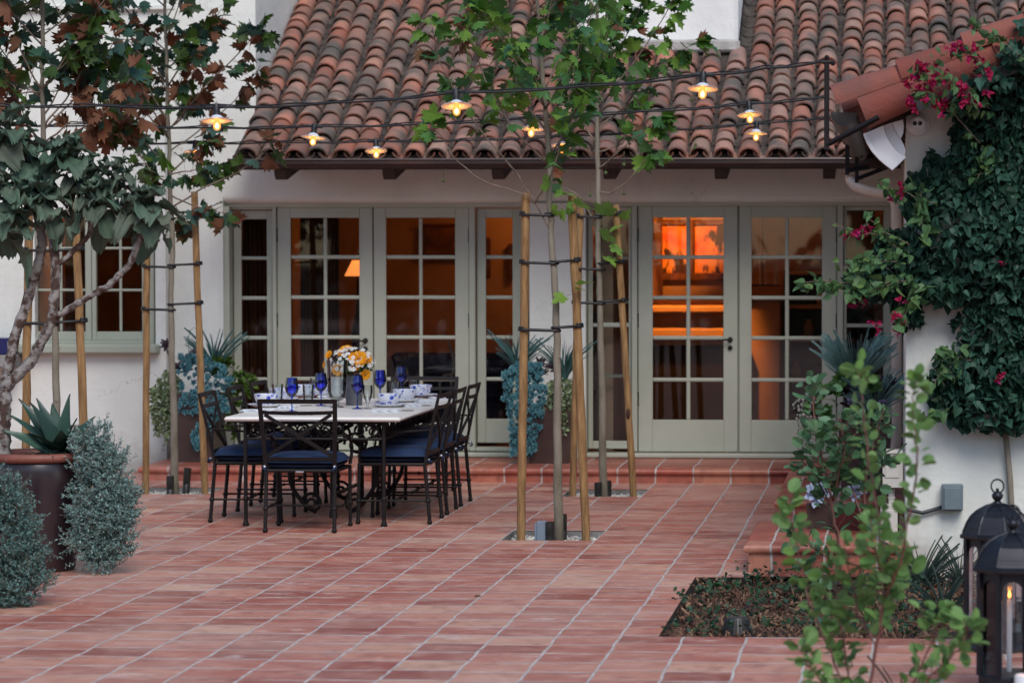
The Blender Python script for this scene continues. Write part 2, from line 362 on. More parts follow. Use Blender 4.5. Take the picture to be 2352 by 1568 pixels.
# pits: concrete lining, gravel
gravlabel = ['pale gravel in the square tree pit nearest the camera', 'pale gravel in the tree pit just in front of the raised step',
             'pale gravel in the left tree pit beside the dining chairs', 'pale gravel in the tree pit hidden behind the big urn']
for k, (x0, y0, x1, y1) in enumerate(PITS):
    mb = MB(); t = .02
    mb.box((x0-t, y0-t, -.16), (x1+t, y0, -.004)).box((x0-t, y1, -.16), (x1+t, y1+t, -.004)).box((x0-t, y0, -.16), (x0, y1, -.004)).box((x1, y0, -.16), (x1+t, y1, -.004))
    struct(mb.build('tree_pit', CONC))
    mb = MB(); mb.add([(x0, y0, -.066), (x1, y0, -.066), (x1, y1, -.066), (x0, y1, -.066)], [(0, 1, 2, 3)])
    T = ([(1, 0, 0), (-1, 0, 0), (0, 1, 0), (0, -1, 0), (0, 0, .7), (0, 0, -.7)], [(0, 2, 4), (2, 1, 4), (1, 3, 4), (3, 0, 4), (2, 0, 5), (1, 2, 5), (3, 1, 5), (0, 3, 5)])
    ms = [xf((random.uniform(x0+.01, x1-.01), random.uniform(y0+.01, y1-.01), -.056+random.uniform(-.01, .010)+.02*(random.random()**2)), rv(), rv(), random.uniform(.006, .014)) for _ in range(2600)]
    mb.inst(T[0], T[1], ms); tag(mb.build('gravel', GRAV), gravlabel[k], 'gravel', kind='stuff')
# trees behind the photographer: unseen, added to block low sky light; they are what the door glass reflects
random.seed(2); mb = MB()
for k in range(90):
    x = random.uniform(-34, 34); y = random.uniform(-20, -13); z = random.uniform(0, 5.5); r = random.uniform(1.2, 2.4); pts = [Vector((x, y, z))+rv().normalized()*r*random.uniform(.7, 1) for _ in range(90)]
    leaves(mb, OVAL, pts, .75, .3, .8, [p-Vector((x, y, z)) for p in pts]); mb.ball((x, y, z), r*.8, 8)
tag(mb.build('tree_line', M('far hedge foliage', None, rough=.7, island=[(.02, .04, .015), (.035, .06, .02), (.015, .03, .012)])), 'dark line of garden trees added unseen behind the camera to block low sky light, reflected in the door glass', 'trees', kind='stuff')
# mulch bed
mb = MB(); mb.add([(BED[0], BED[1], -.06), (BED[2], BED[1], -.06), (BED[2], BED[3], -.06), (BED[0], BED[3], -.06)], [(0, 1, 2, 3)])
mb.box((BED[0]-.02, BED[1]-.02, -.16), (BED[2], BED[1], -.004)).box((BED[0]-.02, BED[1], -.16), (BED[0], 17.03, -.004)).box((BED[0], 17.03, -.16), (-.84, 17.05, -.004))
struct(mb.build('planting_bed', SOIL))
CHIP = M('bark chip', None, rough=.9, island=[(.07, .030, .017), (.11, .048, .027), (.04, .018, .012), (.18, .09, .05), (.28, .17, .10), (.06, .026, .017)])
mb = MB(); T = ([(-.5, -.5, 0), (.5, -.5, 0), (.5, .5, 0), (-.5, .5, 0), (0, 0, .4)], [(0, 1, 4), (1, 2, 4), (2, 3, 4), (3, 0, 4)])
ms = []
for _ in range(9000):
    x = random.uniform(BED[0]+.01, 1.2); y = random.uniform(BED[1]+.01, BED[3]-.02)
    if x < -.84 and y > 17.0: continue
    ms.append(xf((x, y, -.05+random.uniform(0, .035)+.02*math.sin(x*7)*math.cos(y*5)), rv()+Vector((0, 0, .0)), (random.gauss(0, .3), random.gauss(0, .3), 1), (random.uniform(.006, .014), random.uniform(.02, .06), .01)))
mb.inst(T[0], T[1], ms); tag(mb.build('bark_mulch', CHIP), 'dark brown bark mulch filling the planting bed at the lower right', 'mulch', kind='stuff')
# small ground-cover sprigs
GC = M('ground cover leaf', None, rough=.45, trans=.15, island=[(.02, .05, .022), (.035, .08, .03), (.03, .075, .055), (.05, .10, .06), (.015, .035, .02)])
mb = MB(); pts = []; dirs = []
for _ in range(100):
    x = random.triangular(-1.2, .5, -.95); y = random.uniform(14.5, 17.3)
    if x < -.9 and y > 16.9: y -= .5
    hgt = random.uniform(.02, .10)*(1.6 if random.random() < .15 else 1)
    for j in range(random.randint(5, 13)):
        pts.append((x+random.gauss(0, .035), y+random.gauss(0, .05), -.02+hgt*random.random())); dirs.append(Vector((random.gauss(0, 1), random.gauss(0, 1), .5)))
leaves(mb, ROUND, pts, .032, .8, .5, dirs)
tag(mb.build('ground_cover', GC), 'low green creeping ground cover sprouting through the bark mulch', 'ground cover', kind='stuff')

# ================================================================== raised step (nosed slab)
def nosed(mb, poly, z1, r=.027):
    n = len(poly); P = [Vector(p) for p in poly]; nr = []
    for i in range(n):
        e1 = (P[i]-P[i-1]).normalized(); e2 = (P[(i+1) % n]-P[i]).normalized()
        n1 = Vector((e1.y, -e1.x)); n2 = Vector((e2.y, -e2.x)); nr.append((n1+n2)/(1+n1.dot(n2)))
    prof = [(0, -.02), (0, z1-.055), (.010, z1-.054), (.020, z1-.048), (r, z1-.036), (r+.001, z1-.022), (.022, z1-.010), (.010, z1-.002), (-.004, z1)]
    o = len(mb.v)
    for d, z in prof: mb.v += [(P[i].x+nr[i].x*d, P[i].y+nr[i].y*d, z) for i in range(n)]
    for k in range(len(prof)-1):
        for i in range(n):
            j = (i+1) % n; mb.f.append((o+k*n+i, o+k*n+j, o+(k+1)*n+j, o+(k+1)*n+i)); mb.m.append(mb.mi)
    mb.f.append(tuple(o+(len(prof)-1)*n+i for i in range(n))); mb.m.append(mb.mi)
mb = MB(); nosed(mb, [(-6.22, 25.14), (-6.22, 23.965), (-.845, 23.965), (-.845, 20.97), (.052, 20.97), (.052, 25.3), (-2, 25.3)], .118)
struct(mb.build('raised_step', STEP, smooth=40))
mb = MB(); nosed(mb, [(-.868, 18.7), (-.868, 17.27), (.052, 17.27), (.052, 18.7)], .17)
struct(mb.build('lower_step', STEP, smooth=40))
# ================================================================== HOUSE
YW = 25.15; YD = 25.25
house = thing('house', 'white stucco house with sage green french doors and an old barrel tile roof', 'house', (-3., 25.15, 0))
xJog = X(381, 25.0); zHead = Z(466, YW); xA0 = X(513, YW); xA1 = X(1216, YW); xB0 = X(1345, YW); xB1 = .05
W0 = (X(80, 25.0), Z(480, 25.0), X(357, 25.0), Z(797, 25.0))      # left window opening
WT = .35; xR = (530-2060)*24.4/F
mb = MB()
def wbox(x0, x1, z0, z1, y0=YW, y1=YW+WT): mb.box((x0, y0, z0), (x1, y1, z1))
YL = 25.0
wbox(-30, W0[0], -.1, 8, YL, YW+WT); wbox(W0[0], W0[2], -.1, W0[3], YL, YW+WT); wbox(W0[0], W0[2], W0[1], 8, YL, YW+WT); wbox(W0[2], xJog, -.1, 8, YL, YW+WT)
wbox(xJog, xA0, -.1, 8); wbox(xA1, xB0, -.1, zHead)
# header above the doors, with a softly rounded lower edge
r_ = .06; prof = [(YW+WT, zHead+.002), (YW+r_, zHead+.002)]+[(YW+r_-r_*math.sin(a), zHead+r_+.002-r_*math.cos(a)) for a in [i*math.pi/10 for i in range(1, 6)]]+[(YW, 3.), (YW+WT, 3.)]
mb.prism(prof, xA0, 2.5, 'x')
wbox(xA0, xR, 3., 8, YW, YW+WT)                       # upper storey above the eave, left of the roof
wbox(xR-WT, xR, 2.95, 8, YW+WT, 31)                   # its side wall, which the roof runs along
wall = mb.build('wall', WALL, house)
# trim band high on the left
mb = MB(); mb.bbox((-9, YL-.05, Z(20, YL)), (X(432*.9408, YL), YL-.002, Z(6, YL)), .01); mb.build('trim', WALL, house)
# wall vent
mb = MB(); vx0, vx1, vz0, vz1 = X(105, 25), X(184, 25), Z(1006, 25), Z(977, 25); nvx = 9
mb.box((vx0, YL-.012, vz0), (vx1, YL-.002, vz0+.012)).box((vx0, YL-.012, vz1-.012), (vx1, YL-.002, vz1))
for i in range(nvx+1):
    x = vx0+(vx1-vx0)*i/nvx; mb.box((x-.004, YL-.011, vz0+.012), (x+.004, YL-.002, vz1-.012))
mb.box((vx0, YL-.0105, (vz0+vz1)/2-.004), (vx1, YL-.003, (vz0+vz1)/2+.004))
ven = mb.build('vent', M('vent paint', (.5, .48, .45)), house)
MB().box((vx0, YL-.0025, vz0), (vx1, YL-.001, vz1)).build('vent_opening', M('vent dark', (.01, .01, .01)), ven)
# ---------------- roof
AL = R(30); CA, SA = math.cos(AL), math.sin(AL); YE = 24.36; ZE = Z(352, YE)-.035
def roof_tiles(x0, x1, rows, skip=None, expo=.205, pitch=.2, jit=1.):
    mb = MB(); n = int((x1-x0)/pitch); seg = 8
    for i in range(n+1):
        x = x0+i*pitch+random.uniform(-.012, .012)*jit; wob = random.uniform(0, 6)
        s = -.05+random.uniform(-.02, .02)
        # cover tiles
        while s < rows*expo:
            e = expo*random.uniform(.72, 1.22); L = e+.12; r0 = .088*random.uniform(.95, 1.07); r1 = r0*.82; th = .016
            xx = x+.012*math.sin(s*1.1+wob)*jit+random.uniform(-.006, .006)*jit
            lift = .038+random.uniform(-.004, .010)*jit; tilt = random.uniform(-.05, .05)*jit
            if not (skip and skip(xx, s)):
                V = []
                for (rr, ss, hh) in ((r0, s, lift), (r1, s+L, lift-.034)):
                    for q in (0, th):
                        for k in range(seg+1):
                            a = math.pi*k/seg; px_ = math.cos(a)*(rr-q); pn = math.sin(a)*(rr-q)*.92+hh
                            sx_ = xx+px_+tilt*(ss-s); V.append((sx_, ss, pn))
                m = seg+1; Fc = []
                for k in range(seg):
                    Fc += [(k, k+1, 2*m+k+1, 2*m+k), (m+k+1, m+k, k, k+1)[::-1], (m+k, m+k+1, 3*m+k+1, 3*m+k)[::-1]]
                mb.mi = 0; mb.add([(a, YE+b*CA-c*SA, ZE+b*SA+c*CA) for a, b, c in V], Fc)
            s += e
        # pan tiles between
        s = -.04; xx = x+pitch/2
        while s < rows*expo:
            e = expo*random.uniform(.9, 1.15); L = e+.06; th = .014; V = []
            if not (skip and skip(xx, s)):
                for (rr, ss, hh) in ((.082, s, .07), (.088, s+L, .058)):
                    for q in (0, th):
                        for k in range(seg+1):
                            a = math.pi*k/seg; V.append((xx-math.cos(a)*(rr-q), ss, hh-math.sin(a)*(rr-q)*.8))
                m = seg+1; Fc = []
                for k in range(seg): Fc += [(k, k+1, 2*m+k+1, 2*m+k), (m+k+1, m+k, k, k+1)[::-1], (m+k, m+k+1, 3*m+k+1, 3*m+k)[::-1]]
                mb.mi = 1 if s > .1 else 0; mb.add([(a, YE+b*CA-c*SA, ZE+b*SA+c*CA) for a, b, c in V], Fc)
            s += e
    return mb
def rp(x, s, h=0): return (x, YE+s*CA-h*SA, ZE+s*SA+h*CA)
chx0, chx1 = -2.95, None
tch = 1.73
# chimney/upper block: where its front face meets the tiles at photo row 120
dch = 24.35+1.66; chx1 = X(1695, dch); chx0 = X(1322, dch)
sch = (dch-YE)/CA
roof = roof_tiles(xR+.10, 3.4, 26, skip=lambda x, s: chx0-.02 < x < chx1+.03 and s > sch-.16).build('roof', [ROOF, MORT], house, smooth=50)
mb = MB(); mb.add([rp(xR+.01, -.02, -.03), rp(6, -.02, -.03), rp(6, 6, -.03), rp(xR+.01, 6, -.03), rp(xR+.01, -.02, .012), rp(6, -.02, .012), rp(6, 6, .012), rp(xR+.01, 6, .012)],
    [(0, 3, 2, 1), (4, 5, 6, 7), (0, 1, 5, 4), (1, 2, 6, 5), (2, 3, 7, 6), (3, 0, 4, 7)]); mb.build('roof_deck', MORT, house)
mb = MB(); mb.bbox((chx0, dch, 3.0), (chx1, dch+1.6, 8.), .03); chim = mb.build('chimney', stucco('bright stucco', (.72, .71, .68), (.78, .77, .74)), house)
mb = MB(); mb.bbox((chx0-.03, dch-.09, ZE+(dch-YE)*SA/CA+.02), (chx1+.02, dch-.004, ZE+(dch-YE)*SA/CA+.13), .02); mb.build('flashing', M('lime mortar flashing', (.30, .28, .26), (.45, .43, .40), rough=.95, nscale=8, bump=.6), chim)
# gutter (K shaped), fascia, soffit, rafters
zt, zb = Z(363, 24.22), Z(385, 24.22); gx0, gx1 = X(524, 24.22), .02
mb = MB(); pr_ = [(24.22, zt), (24.215, zt-.012), (24.225, zt-.02), (24.225, zt-.045), (24.25, zb+.006), (24.262, zb), (24.36, zb), (24.36, zt), (24.352, zt), (24.352, zb+.008), (24.262, zb+.008), (24.235, zt-.04), (24.235, zt)]
mb.prism(pr_, gx0, gx1, 'x'); gut = mb.build('gutter', BRZ, house)
mb = MB(); mb.box((gx0+.01, 24.362, zb-.01), (.03, 24.40, zt+.03)); mb.build('fascia', BRZ, house)
mb = MB(); mb.add([(gx0+.01, 24.40, zt+.03), (2.5, 24.40, zt+.03), (2.5, 25.16, zt+.03+.46*.76), (gx0+.01, 25.16, zt+.03+.46*.76)], [(0, 1, 2, 3)]); mb.build('soffit', WOODD, house)
for u0 in (632, 880, 1130, 1385, 1640, 1888):
    xx = X(u0+16, 24.5)+.0; zl = Z(412, 24.5)
    mb = MB(); mb.prism([(24.42, zb+.012), (24.45, zl+.035), (24.5, zl), (25.14, zl+.12), (25.14, zl+.36), (24.42, zt+.03)], xx-.05, xx+.05, 'x'); mb.build('rafter_tail', WOODD, house)
# ---------------- doors
def frame_piece(mb, x0, x1, z0, z1, y0=YD, d=.045, r=.004): mb.bbox((x0, y0, z0), (x1, y0+d, z1), r)
DUV = 25.25
def dx(u): return X(u, DUV)
def dz(v): return Z(v, DUV)
ROWS = [(500, 586), (595, 679), (688, 771), (780, 867), (876, 963)]
METAL = M('aged black metal', (.03, .028, .026), rough=.4, metal=.7)
def leaf_panel(name, u0, u1, gl, zt_, zb_, cols, mat=SAGE, rows=ROWS, y=YD, parent=house, label=None):
    """a glazed leaf: stiles, rails, muntins; glass child"""
    x0, x1 = dx(u0), dx(u1); g = [(dx(a), dx(b)) for a, b in cols]; mb = MB(); ztop, zbot = dz(zt_), dz(zb_)
    gx0_, gx1_ = g[0][0], g[-1][1]; rz = [(dz(b), dz(a)) for a, b in rows]     # (low, high)
    frame_piece(mb, x0, gx0_, zbot, ztop, y); frame_piece(mb, gx1_, x1, zbot, ztop, y)
    frame_piece(mb, gx0_, gx1_, rz[0][1], ztop, y+.001, .043); frame_piece(mb, gx0_, gx1_, zbot, rz[-1][0], y+.001, .043)
    for i in range(len(rows)-1):
        zc0, zc1 = rz[i+1][1], rz[i][0]; mb.bbox((gx0_, y+.008, zc0), (gx1_, y+.036, zc1), .008)
    for i in range(len(g)-1): mb.bbox((g[i][1], y+.010, rz[-1][0]), (g[i+1][0], y+.034, rz[0][1]), .008)
    # glazing bead around the light
    for a, b in ((gx0_-.006, gx0_+.004), (gx1_-.004, gx1_+.006)): mb.box((a, y-.003, rz[-1][0]), (b, y+.01, rz[0][1]))
    o = mb.build(name, mat, parent)
    gb = MB(); gb.add([(gx0_, y+.022, rz[-1][0]), (gx1_, y+.022, rz[-1][0]), (gx1_, y+.022, rz[0][1]), (gx0_, y+.022, rz[0][1])], [(0, 1, 2, 3)]); gb.build('glass', GLASSW, o)
    if label: o['label'] = label
    return o
def hinges(o, u, vs=(540, 735, 915)):
    for v in vs: MB().tube([(dx(u), YD-.006, dz(v+16)), (dx(u), YD-.006, dz(v-16))], .009, 8).build('hinge', METAL, o)
def lever(o, u, v, side=-1, lock=True):
    c = Vector((dx(u), YD, dz(v))); mb = MB()
    def disc(cz, r): mb.tube([(c.x, YD-.001, cz), (c.x, YD-.014, cz)], [r, r*.9], 16)
    disc(c.z, .024); mb.tube([(c.x, YD-.01, c.z), (c.x, YD-.05, c.z), (c.x+side*.02, YD-.056, c.z), (c.x+side*.11, YD-.052, c.z-.004)], [.010, .010, .009, .007], 8)
    if lock: disc(dz(v+19), .022); mb.ball((c.x, YD-.018, dz(v+19)), .008, 8)
    mb.build('handle', METAL, o, smooth=40)
o = leaf_panel('door', 637, 856, 0, 474, 1035, [(667, 743), (751, 827)]); hinges(o, 636); lever(o, 839, 783)
o = leaf_panel('door', 859, 1077, 0, 472, 1036, [(886, 962), (970, 1047)]); hinges(o, 1078)
o = leaf_panel('door', 1466, 1694, 0, 471, 1036, [(1498, 1576), (1585, 1663)]); hinges(o, 1465); lever(o, 1677, 779)
o = leaf_panel('door', 1698, 1921, 0, 471, 1036, [(1725, 1803), (1812, 1889)]); hinges(o, 1922)
leaf_panel('window', 534, 625, 0, 482, 1025, [(551, 612)], rows=[(503, 589), (597, 681), (690, 773), (782, 869), (877, 962)], y=YD+.05)
leaf_panel('window', 1094, 1205, 0, 478, 1018, [(1113, 1177)], rows=[(500, 586), (595, 679), (688, 771), (780, 867), (876, 963)], y=YD+.05)
SCREEN = GL('insect screen', (.30, .32, .32), .2, 1.3, .04)
for (a, b, g0, g1) in ((1350, 1450, 1360, 1445), (1938, 2052, 1943, 2030)):
    o = leaf_panel('window', a, b, 0, 474, 1030, [(g0, g1)], rows=[(484, 741), (752, 1012)], y=YD+.02)
    for va, vb in ((590, 596), (690, 697), (860, 867)): MB().box((dx(g0+2), YD+.075, dz(va)), (dx(g1-2), YD+.09, dz(vb))).build('sash_bar', SAGED, o)
    gb = MB(); yy = YD+.03; gb.add([(dx(g0), yy, dz(1012)), (dx(g0+22 if g0 < 1500 else g1-22), yy, dz(1012)), (dx(g0+22 if g0 < 1500 else g1-22), yy, dz(484)), (dx(g0), yy, dz(484))], [(0, 1, 2, 3)]); gb.build('insect_screen', SCREEN, o)
# frames: jambs, posts, heads, thresholds
mb = MB()
def fr(u0, u1, v0, v1, y0=YD-.05, y1=YD+.10): mb.bbox((dx(u0), y0, dz(v1)), (dx(u1), y1, dz(v0)), .005)
fr(514, 532, 474, 1036, YW+.02, YD+.09); fr(627, 636, 474, 1036, YD-.02); fr(1078, 1092, 472, 1036, YD-.02); fr(1206, 1215, 474, 1036, YW+.02)
fr(514, 1215, 462, 476, YD-.03, YD+.11)
fr(532, 626, 1026, 1036, YD-.03); fr(1093, 1205, 1027, 1036, YD-.03); fr(532, 626, 473, 481, YD-.01); fr(1093, 1205, 473, 477, YD-.01)
mb.build('door_frame', SAGE, house)
mb = MB()
fr(1340, 1349, 470, 1036, YW+.02); fr(1451, 1464, 470, 1036, YD-.02); fr(1923, 1937, 470, 1036, YD-.02); fr(2050, 2062, 472, 1036, YD-.02)
fr(1340, 2062, 460, 474, YD-.03, YD+.11)
mb.build('door_frame', SAGE, house)
for u in (857.5, 1696, 636.5, 1077.5, 1465, 1921.5): MB().box((dx(u-4), YD+.047, dz(1036)), (dx(u+4), YD+.062, dz(474))).build('light_stop_strip', SAGE, house)  # backing strips added behind the door gaps to block leaking room light
for a, b in ((506, 1222), (1338, 2064)):
    mb = MB(); mb.bbox((dx(a), YW-.045, .1185), (dx(b), YD+.14, dz(1038)), .012); mb.build('threshold', SAGE, house)
# ---------------- left casement window
win = None
wx = lambda u: X(u, 25.1)
wz = lambda v: Z(v, 25.1)
mb = MB(); y = 25.06
def wp(u0, u1, v0, v1, yy=y, d=.06, r=.004): mb.bbox((wx(u0), yy, wz(v1)), (wx(u1), yy+d, wz(v0)), r)
wp(345, 357, 480, 797, y, .1); wp(80, 345, 480, 492, y, .1); wp(80, 345, 783, 797, y, .1); wp(60, 80, 480, 797, y, .1)
wp(198, 212, 492, 783, y+.012); wp(213, 223, 492, 783, y+.014); wp(328, 344, 492, 783, y+.012); wp(81, 88, 492, 783, y+.012)
wp(88, 198, 763, 783, y+.015); wp(223, 328, 763, 783, y+.015); wp(88, 198, 492, 500, y+.015); wp(223, 328, 492, 500, y+.015)
for v in (570, 667): wp(88, 198, v-3, v+3, y+.022, .03, .006); wp(223, 328, v-3, v+3, y+.022, .03, .006)
for u in (141, 278): wp(u-3, u+3, 500, 763, y+.024, .026, .006)
win = mb.build('window', SAGED, house); win['label'] = 'sage green casement window with six small panes in each half'
gb = MB(); gb.add([(wx(88), y+.04, wz(763)), (wx(330), y+.04, wz(763)), (wx(330), y+.04, wz(495)), (wx(88), y+.04, wz(495))], [(0, 1, 2, 3)]); gb.build('glass', GLASSW, win)
mb = MB(); mb.bbox((X(40, 24.9), 24.88, Z(815, 24.88)), (X(361, 24.9), 25.06, Z(793, 24.88)), .015); mb.build('sill', SAGED, win)
# ---------------- rooms behind the glass
mb = MB(); rx0, rx1, ry0, ry1 = -8.6, .05, YW+WT, 31.
FLOORW = M('dark wood floor', (.05, .03, .02), (.09, .05, .03), rough=.4, stretch=(1, 6, 1))
mb.add([(-8.6, YW+.1, .11), (.3, YW+.1, .11), (.3, 31, .11), (-8.6, 31, .11)], [(0, 1, 2, 3)]); mb.build('room_floor', FLOORW, house)
mb = MB(); mb.box((-8.6, 31, .1), (.4, 31.1, 2.95)).box((-8.7, YW+WT, .1), (-8.6, 31.1, 2.95)).box((.3, YW+.12, .1), (.4, 31.1, 2.95)).box((-8.7, YW+WT, 2.75), (.4, 31.1, 2.94))
mb.box((-2.62, YW+WT, .1), (-2.46, 30.99, 2.748)).box((-6.05, YW+WT, .1), (-5.95, 30.99, 2.748))
mb.build('room_wall', WALLIN, house)
WARM = (1, .30, .05)
def lamp(name, typ, loc, en, size=.3, parent=None, col=WARM, rot=None, spot=None):
    l = bpy.data.lights.new(name, typ); l.energy = en; l.color = col
    if typ == 'AREA': l.size = size
    else: l.shadow_soft_size = size
    if spot: l.spot_size = R(spot); l.spot_blend = .5
    o = bpy.data.objects.new(name, l); COL.objects.link(o); o.location = loc
    if rot: o.rotation_euler = rot
    return o
# right room: chimney breast, mantel shelves, painting
FP = M('plaster chimney breast', (.62, .42, .24), (.5, .32, .18), rough=.8, nscale=2)
yb = 29.6
def bx(u): return X(u, yb)
def bz(v): return Z(v, yb)
fire = thing('fireplace', 'stepped plaster fireplace seen glowing orange through the right french door', 'fireplace', (bx(1560), yb, .12))
mb = MB(); mb.box((bx(1330), yb, .12), (bx(1790), 30.98, bz(690))).build('chimney_breast', FP, fire)
mb = MB(); mb.bbox((bx(1310), yb-.28, bz(718)), (bx(1672), yb-.002, bz(700)), .02); mb.build('mantel', FP, fire)
mb = MB(); mb.bbox((bx(1340), yb-.20, bz(778)), (bx(1668), yb-.002, bz(752)), .02); mb.build('ledge', FP, fire)
for ua, ub in ((1668, 1720), (1380, 1440)): MB().bbox((bx(ua), yb-.19, .12), (bx(ub), yb-.003, bz(790)), .02).build('hearth_pillar', FP, fire)
mb = MB(); mb.box((bx(1441), yb-.01, .12), (bx(1666), yb-.004, bz(792))); mb.build('firebox', M('opening_dark', (.01, .008, .007), rough=1), fire)  # flat black panel, darkness painted in place of a recessed hearth opening
mb = MB(); mb.bbox((bx(1330), yb-.1, bz(688)), (bx(1790), 30.9, bz(684)), .01); mb.build('shelf', FP, fire)
pt = thing('painting', 'wide framed painting in orange and red glowing above the fireplace', 'painting', (bx(1560), 30.9, bz(575)))
def px_(u): return X(u, 30.9)
def pz_(v): return Z(v, 30.9)
def art():
    m = bpy.data.materials.new('abstract orange canvas'); m.use_nodes = True; nt = m.node_tree; b = nt.nodes['Principled BSDF']
    c = ramp(nt, noise(nt, 3.5, 5, .6), [(.3, (.7, .06, .02)), (.45, (.9, .30, .04)), (.6, (.95, .45, .08))])
    c = mixc(nt, ramp(nt, noise(nt, 5, 3, .6, stretch=(1, 1, .4)), [(.56, (0, 0, 0)), (.6, (1, 1, 1))]), c, (.05, .015, .01))
    nt.links.new(c, b.inputs['Base Color']); b.inputs['Roughness'].default_value = .6; return m
MB().box((px_(1350), 30.93, pz_(627)), (px_(1700), 30.96, pz_(519))).build('canvas', art(), pt)
mb = MB(); FRM = M('carved dark frame', (.06, .02, .008), (.25, .09, .02), rough=.5, nscale=12, bump=1, bscale=20)
for a in ((1340, 1710, 505, 519), (1340, 1710, 627, 645)): mb.bbox((px_(a[0]), 30.9, pz_(a[3])), (px_(a[1]), 30.95, pz_(a[2])), .015)
for u in (1345, 1588, 1705): mb.bbox((px_(u-7), 30.895, pz_(644)), (px_(u+7), 30.948, pz_(506)), .012)
mb.build('frame', FRM, pt)
lamp('picture_light', 'SPOT', (bx(1530), 29.2, 2.65), 70, .08, rot=(R(76), 0, R(4)), spot=50)
lamp('room_lamp_light', 'POINT', (-2.3, 27.6, 2.4), .6, .12)
lamp('mantel_light', 'SPOT', (bx(1560), 28.3, 2.65), 110, .08, rot=(R(40), 0, 0), spot=50)
# hanging candle ring in right room
ch = thing('candle_chandelier', 'ring chandelier of tall thin candles inside the rightmost french door', 'chandelier', (X(1750, 28), 28, 1.75))
mb = MB(); cxx = X(1752, 28); czz = Z(655, 28)
mb.tube([(cxx+.16*math.cos(a*math.pi/8), 28+.16*math.sin(a*math.pi/8), czz) for a in range(17)], .008, 6).tube([(cxx, 28, czz), (cxx, 28, 2.74)], .004, 6).tube([(cxx-.16, 28, czz), (cxx+.16, 28, czz)], .006, 6)
mb.build('ring', METAL, ch)
CND = M('candle wax warm', (.8, .6, .4), rough=.5)
for k in range(6):
    a = k*math.pi/3+.4; p = (cxx+.15*math.cos(a), 28+.15*math.sin(a), czz); MB().tube([p, (p[0], p[1], p[2]+.30)], .008, 8).build('candle', CND, ch)
# cabinet in right room
cb = thing('cabinet', 'low dark cabinet with open shelves inside the rightmost french door', 'cabinet', (X(1860, 30.4), 30.4, .12)); WD = M('walnut', (.07, .03, .015), (.12, .05, .025), rough=.5, stretch=(1, 1, 6))
mb = MB(); a, b = X(1800, 30.4), X(1990, 30.4)
mb.box((a, 30.4, .12), (a+.05, 30.9, 1.7)).box((b-.05, 30.4, .12), (b, 30.9, 1.7)).box((a+.05, 30.85, .12), (b-.05, 30.9, 1.7)).build('case', WD, cb)
for z in (.15, .55, .95, 1.3, 1.65): MB().box((a+.052, 30.41, z), (b-.052, 30.848, z+.04)).build('shelf', FP, cb)
rs = random.Random(3)
for k in range(5):
    x = a+.12+k*.13; z = (.59, .99, 1.34)[k % 3]; h_ = rs.uniform(.12, .22)
    tag(MB().lathe([(0.001, 0), (.045, 0), (.06, h_*.5), (.03, h_), (.035, h_+.02)], (x, 30.6, z+.002), 12).build('jar', FP, origin=(x, 30.6, z)), 'small pottery jar on a shelf of the dark cabinet, %s from its left end' % ('first second third fourth fifth'.split()[k]), 'jar', 'jars in the cabinet')
# left room: standard lamp, curtains, sofa, frames
lp = thing('table_lamp', 'lit table lamp with cone shade behind the left french door', 'lamp', (X(822, 28.3), 28.3, .85)); lx = X(822, 28.3)
mb = MB().lathe([(.055, Z(598, 28.3)), (.13, Z(622, 28.3)-.05)], (lx, 28.3, 0), 20); mb.build('lamp_shade', EM('lit lamp shade', (1, .30, .07), .45), lp)
MB().lathe([(.001, .86), (.09, .86), (.05, .92), (.07, 1.1), (.02, 1.3), (.012, 1.5), (.012, 1.9)], (lx, 28.3, 0), 14).build('base', METAL, lp, smooth=True)
tb = thing('side_table', 'dark side table under the lit lamp in the left room', 'table', (lx, 28.3, .12))
MB().bbox((lx-.3, 28.0, .80), (lx+.3, 28.6, .85)).build('top', WD, tb)
for a, b in ((-.26, 28.04), (.26, 28.04), (-.26, 28.56), (.26, 28.56)): MB().box((lx+a-.02, b-.02, .12), (lx+a+.02, b+.02, .80)).build('leg', WD, tb)
lamp('table_lamp_light', 'POINT', (lx, 28.2, 1.95), .9, .08)
lamp('room_lamp_light', 'POINT', (-3.55, 30.15, 2.45), 6, .12)
CUR = M('russet curtain', (.16, .05, .02), (.22, .075, .03), rough=.9, stretch=(1, 1, .1))
def curtain(u0, u1, y_, lab, z0=.2, z1=2.55):
    mb = MB(); x0, x1 = X(u0, y_), X(u1, y_); n = 60; V = []; 
    for i in range(n+1):
        x = x0+(x1-x0)*i/n; yy = y_+.045*math.sin(i*1.15)+.02*math.sin(i*.37); V += [(x, yy, z0), (x, yy, z1)]
    mb.add(V, [(2*i, 2*i+2, 2*i+3, 2*i+1) for i in range(n)]); return tag(mb.build('curtain', CUR, origin=(x0, y_, z0), smooth=True), lab, 'curtain')
curtain(560, 672, 26.1, 'russet curtain gathered at the left end of the left french doors'); curtain(690, 780, 27.5, 'russet curtain hanging in the middle of the first glazed door')
curtain(85, 150, 25.75, 'orange brown curtain behind the left half of the casement window', 1.0, 2.6)
sf = thing('sofa', 'dark sofa inside the left room, behind the second glazed door', 'sofa', (X(1000, 27.6), 27.6, .12)); SOF = M('dark blue upholstery', (.03, .03, .05), rough=.9)
a, b = X(880, 27.6), X(1160, 27.6)
MB().bbox((a, 27.3, .14), (b, 28.1, .5), .04).build('seat', SOF, sf); MB().bbox((a, 27.9, .5), (b, 28.15, .92), .05).build('backrest', SOF, sf)
for q in (a, b-.18): MB().bbox((q, 27.28, .5), (q+.18, 27.89, .7), .04).build('armrest', SOF, sf)
mir = thing('picture_frame', 'dark framed picture on the orange wall of the left room', 'picture', (X(1010, 30.9), 30.9, 1.9))
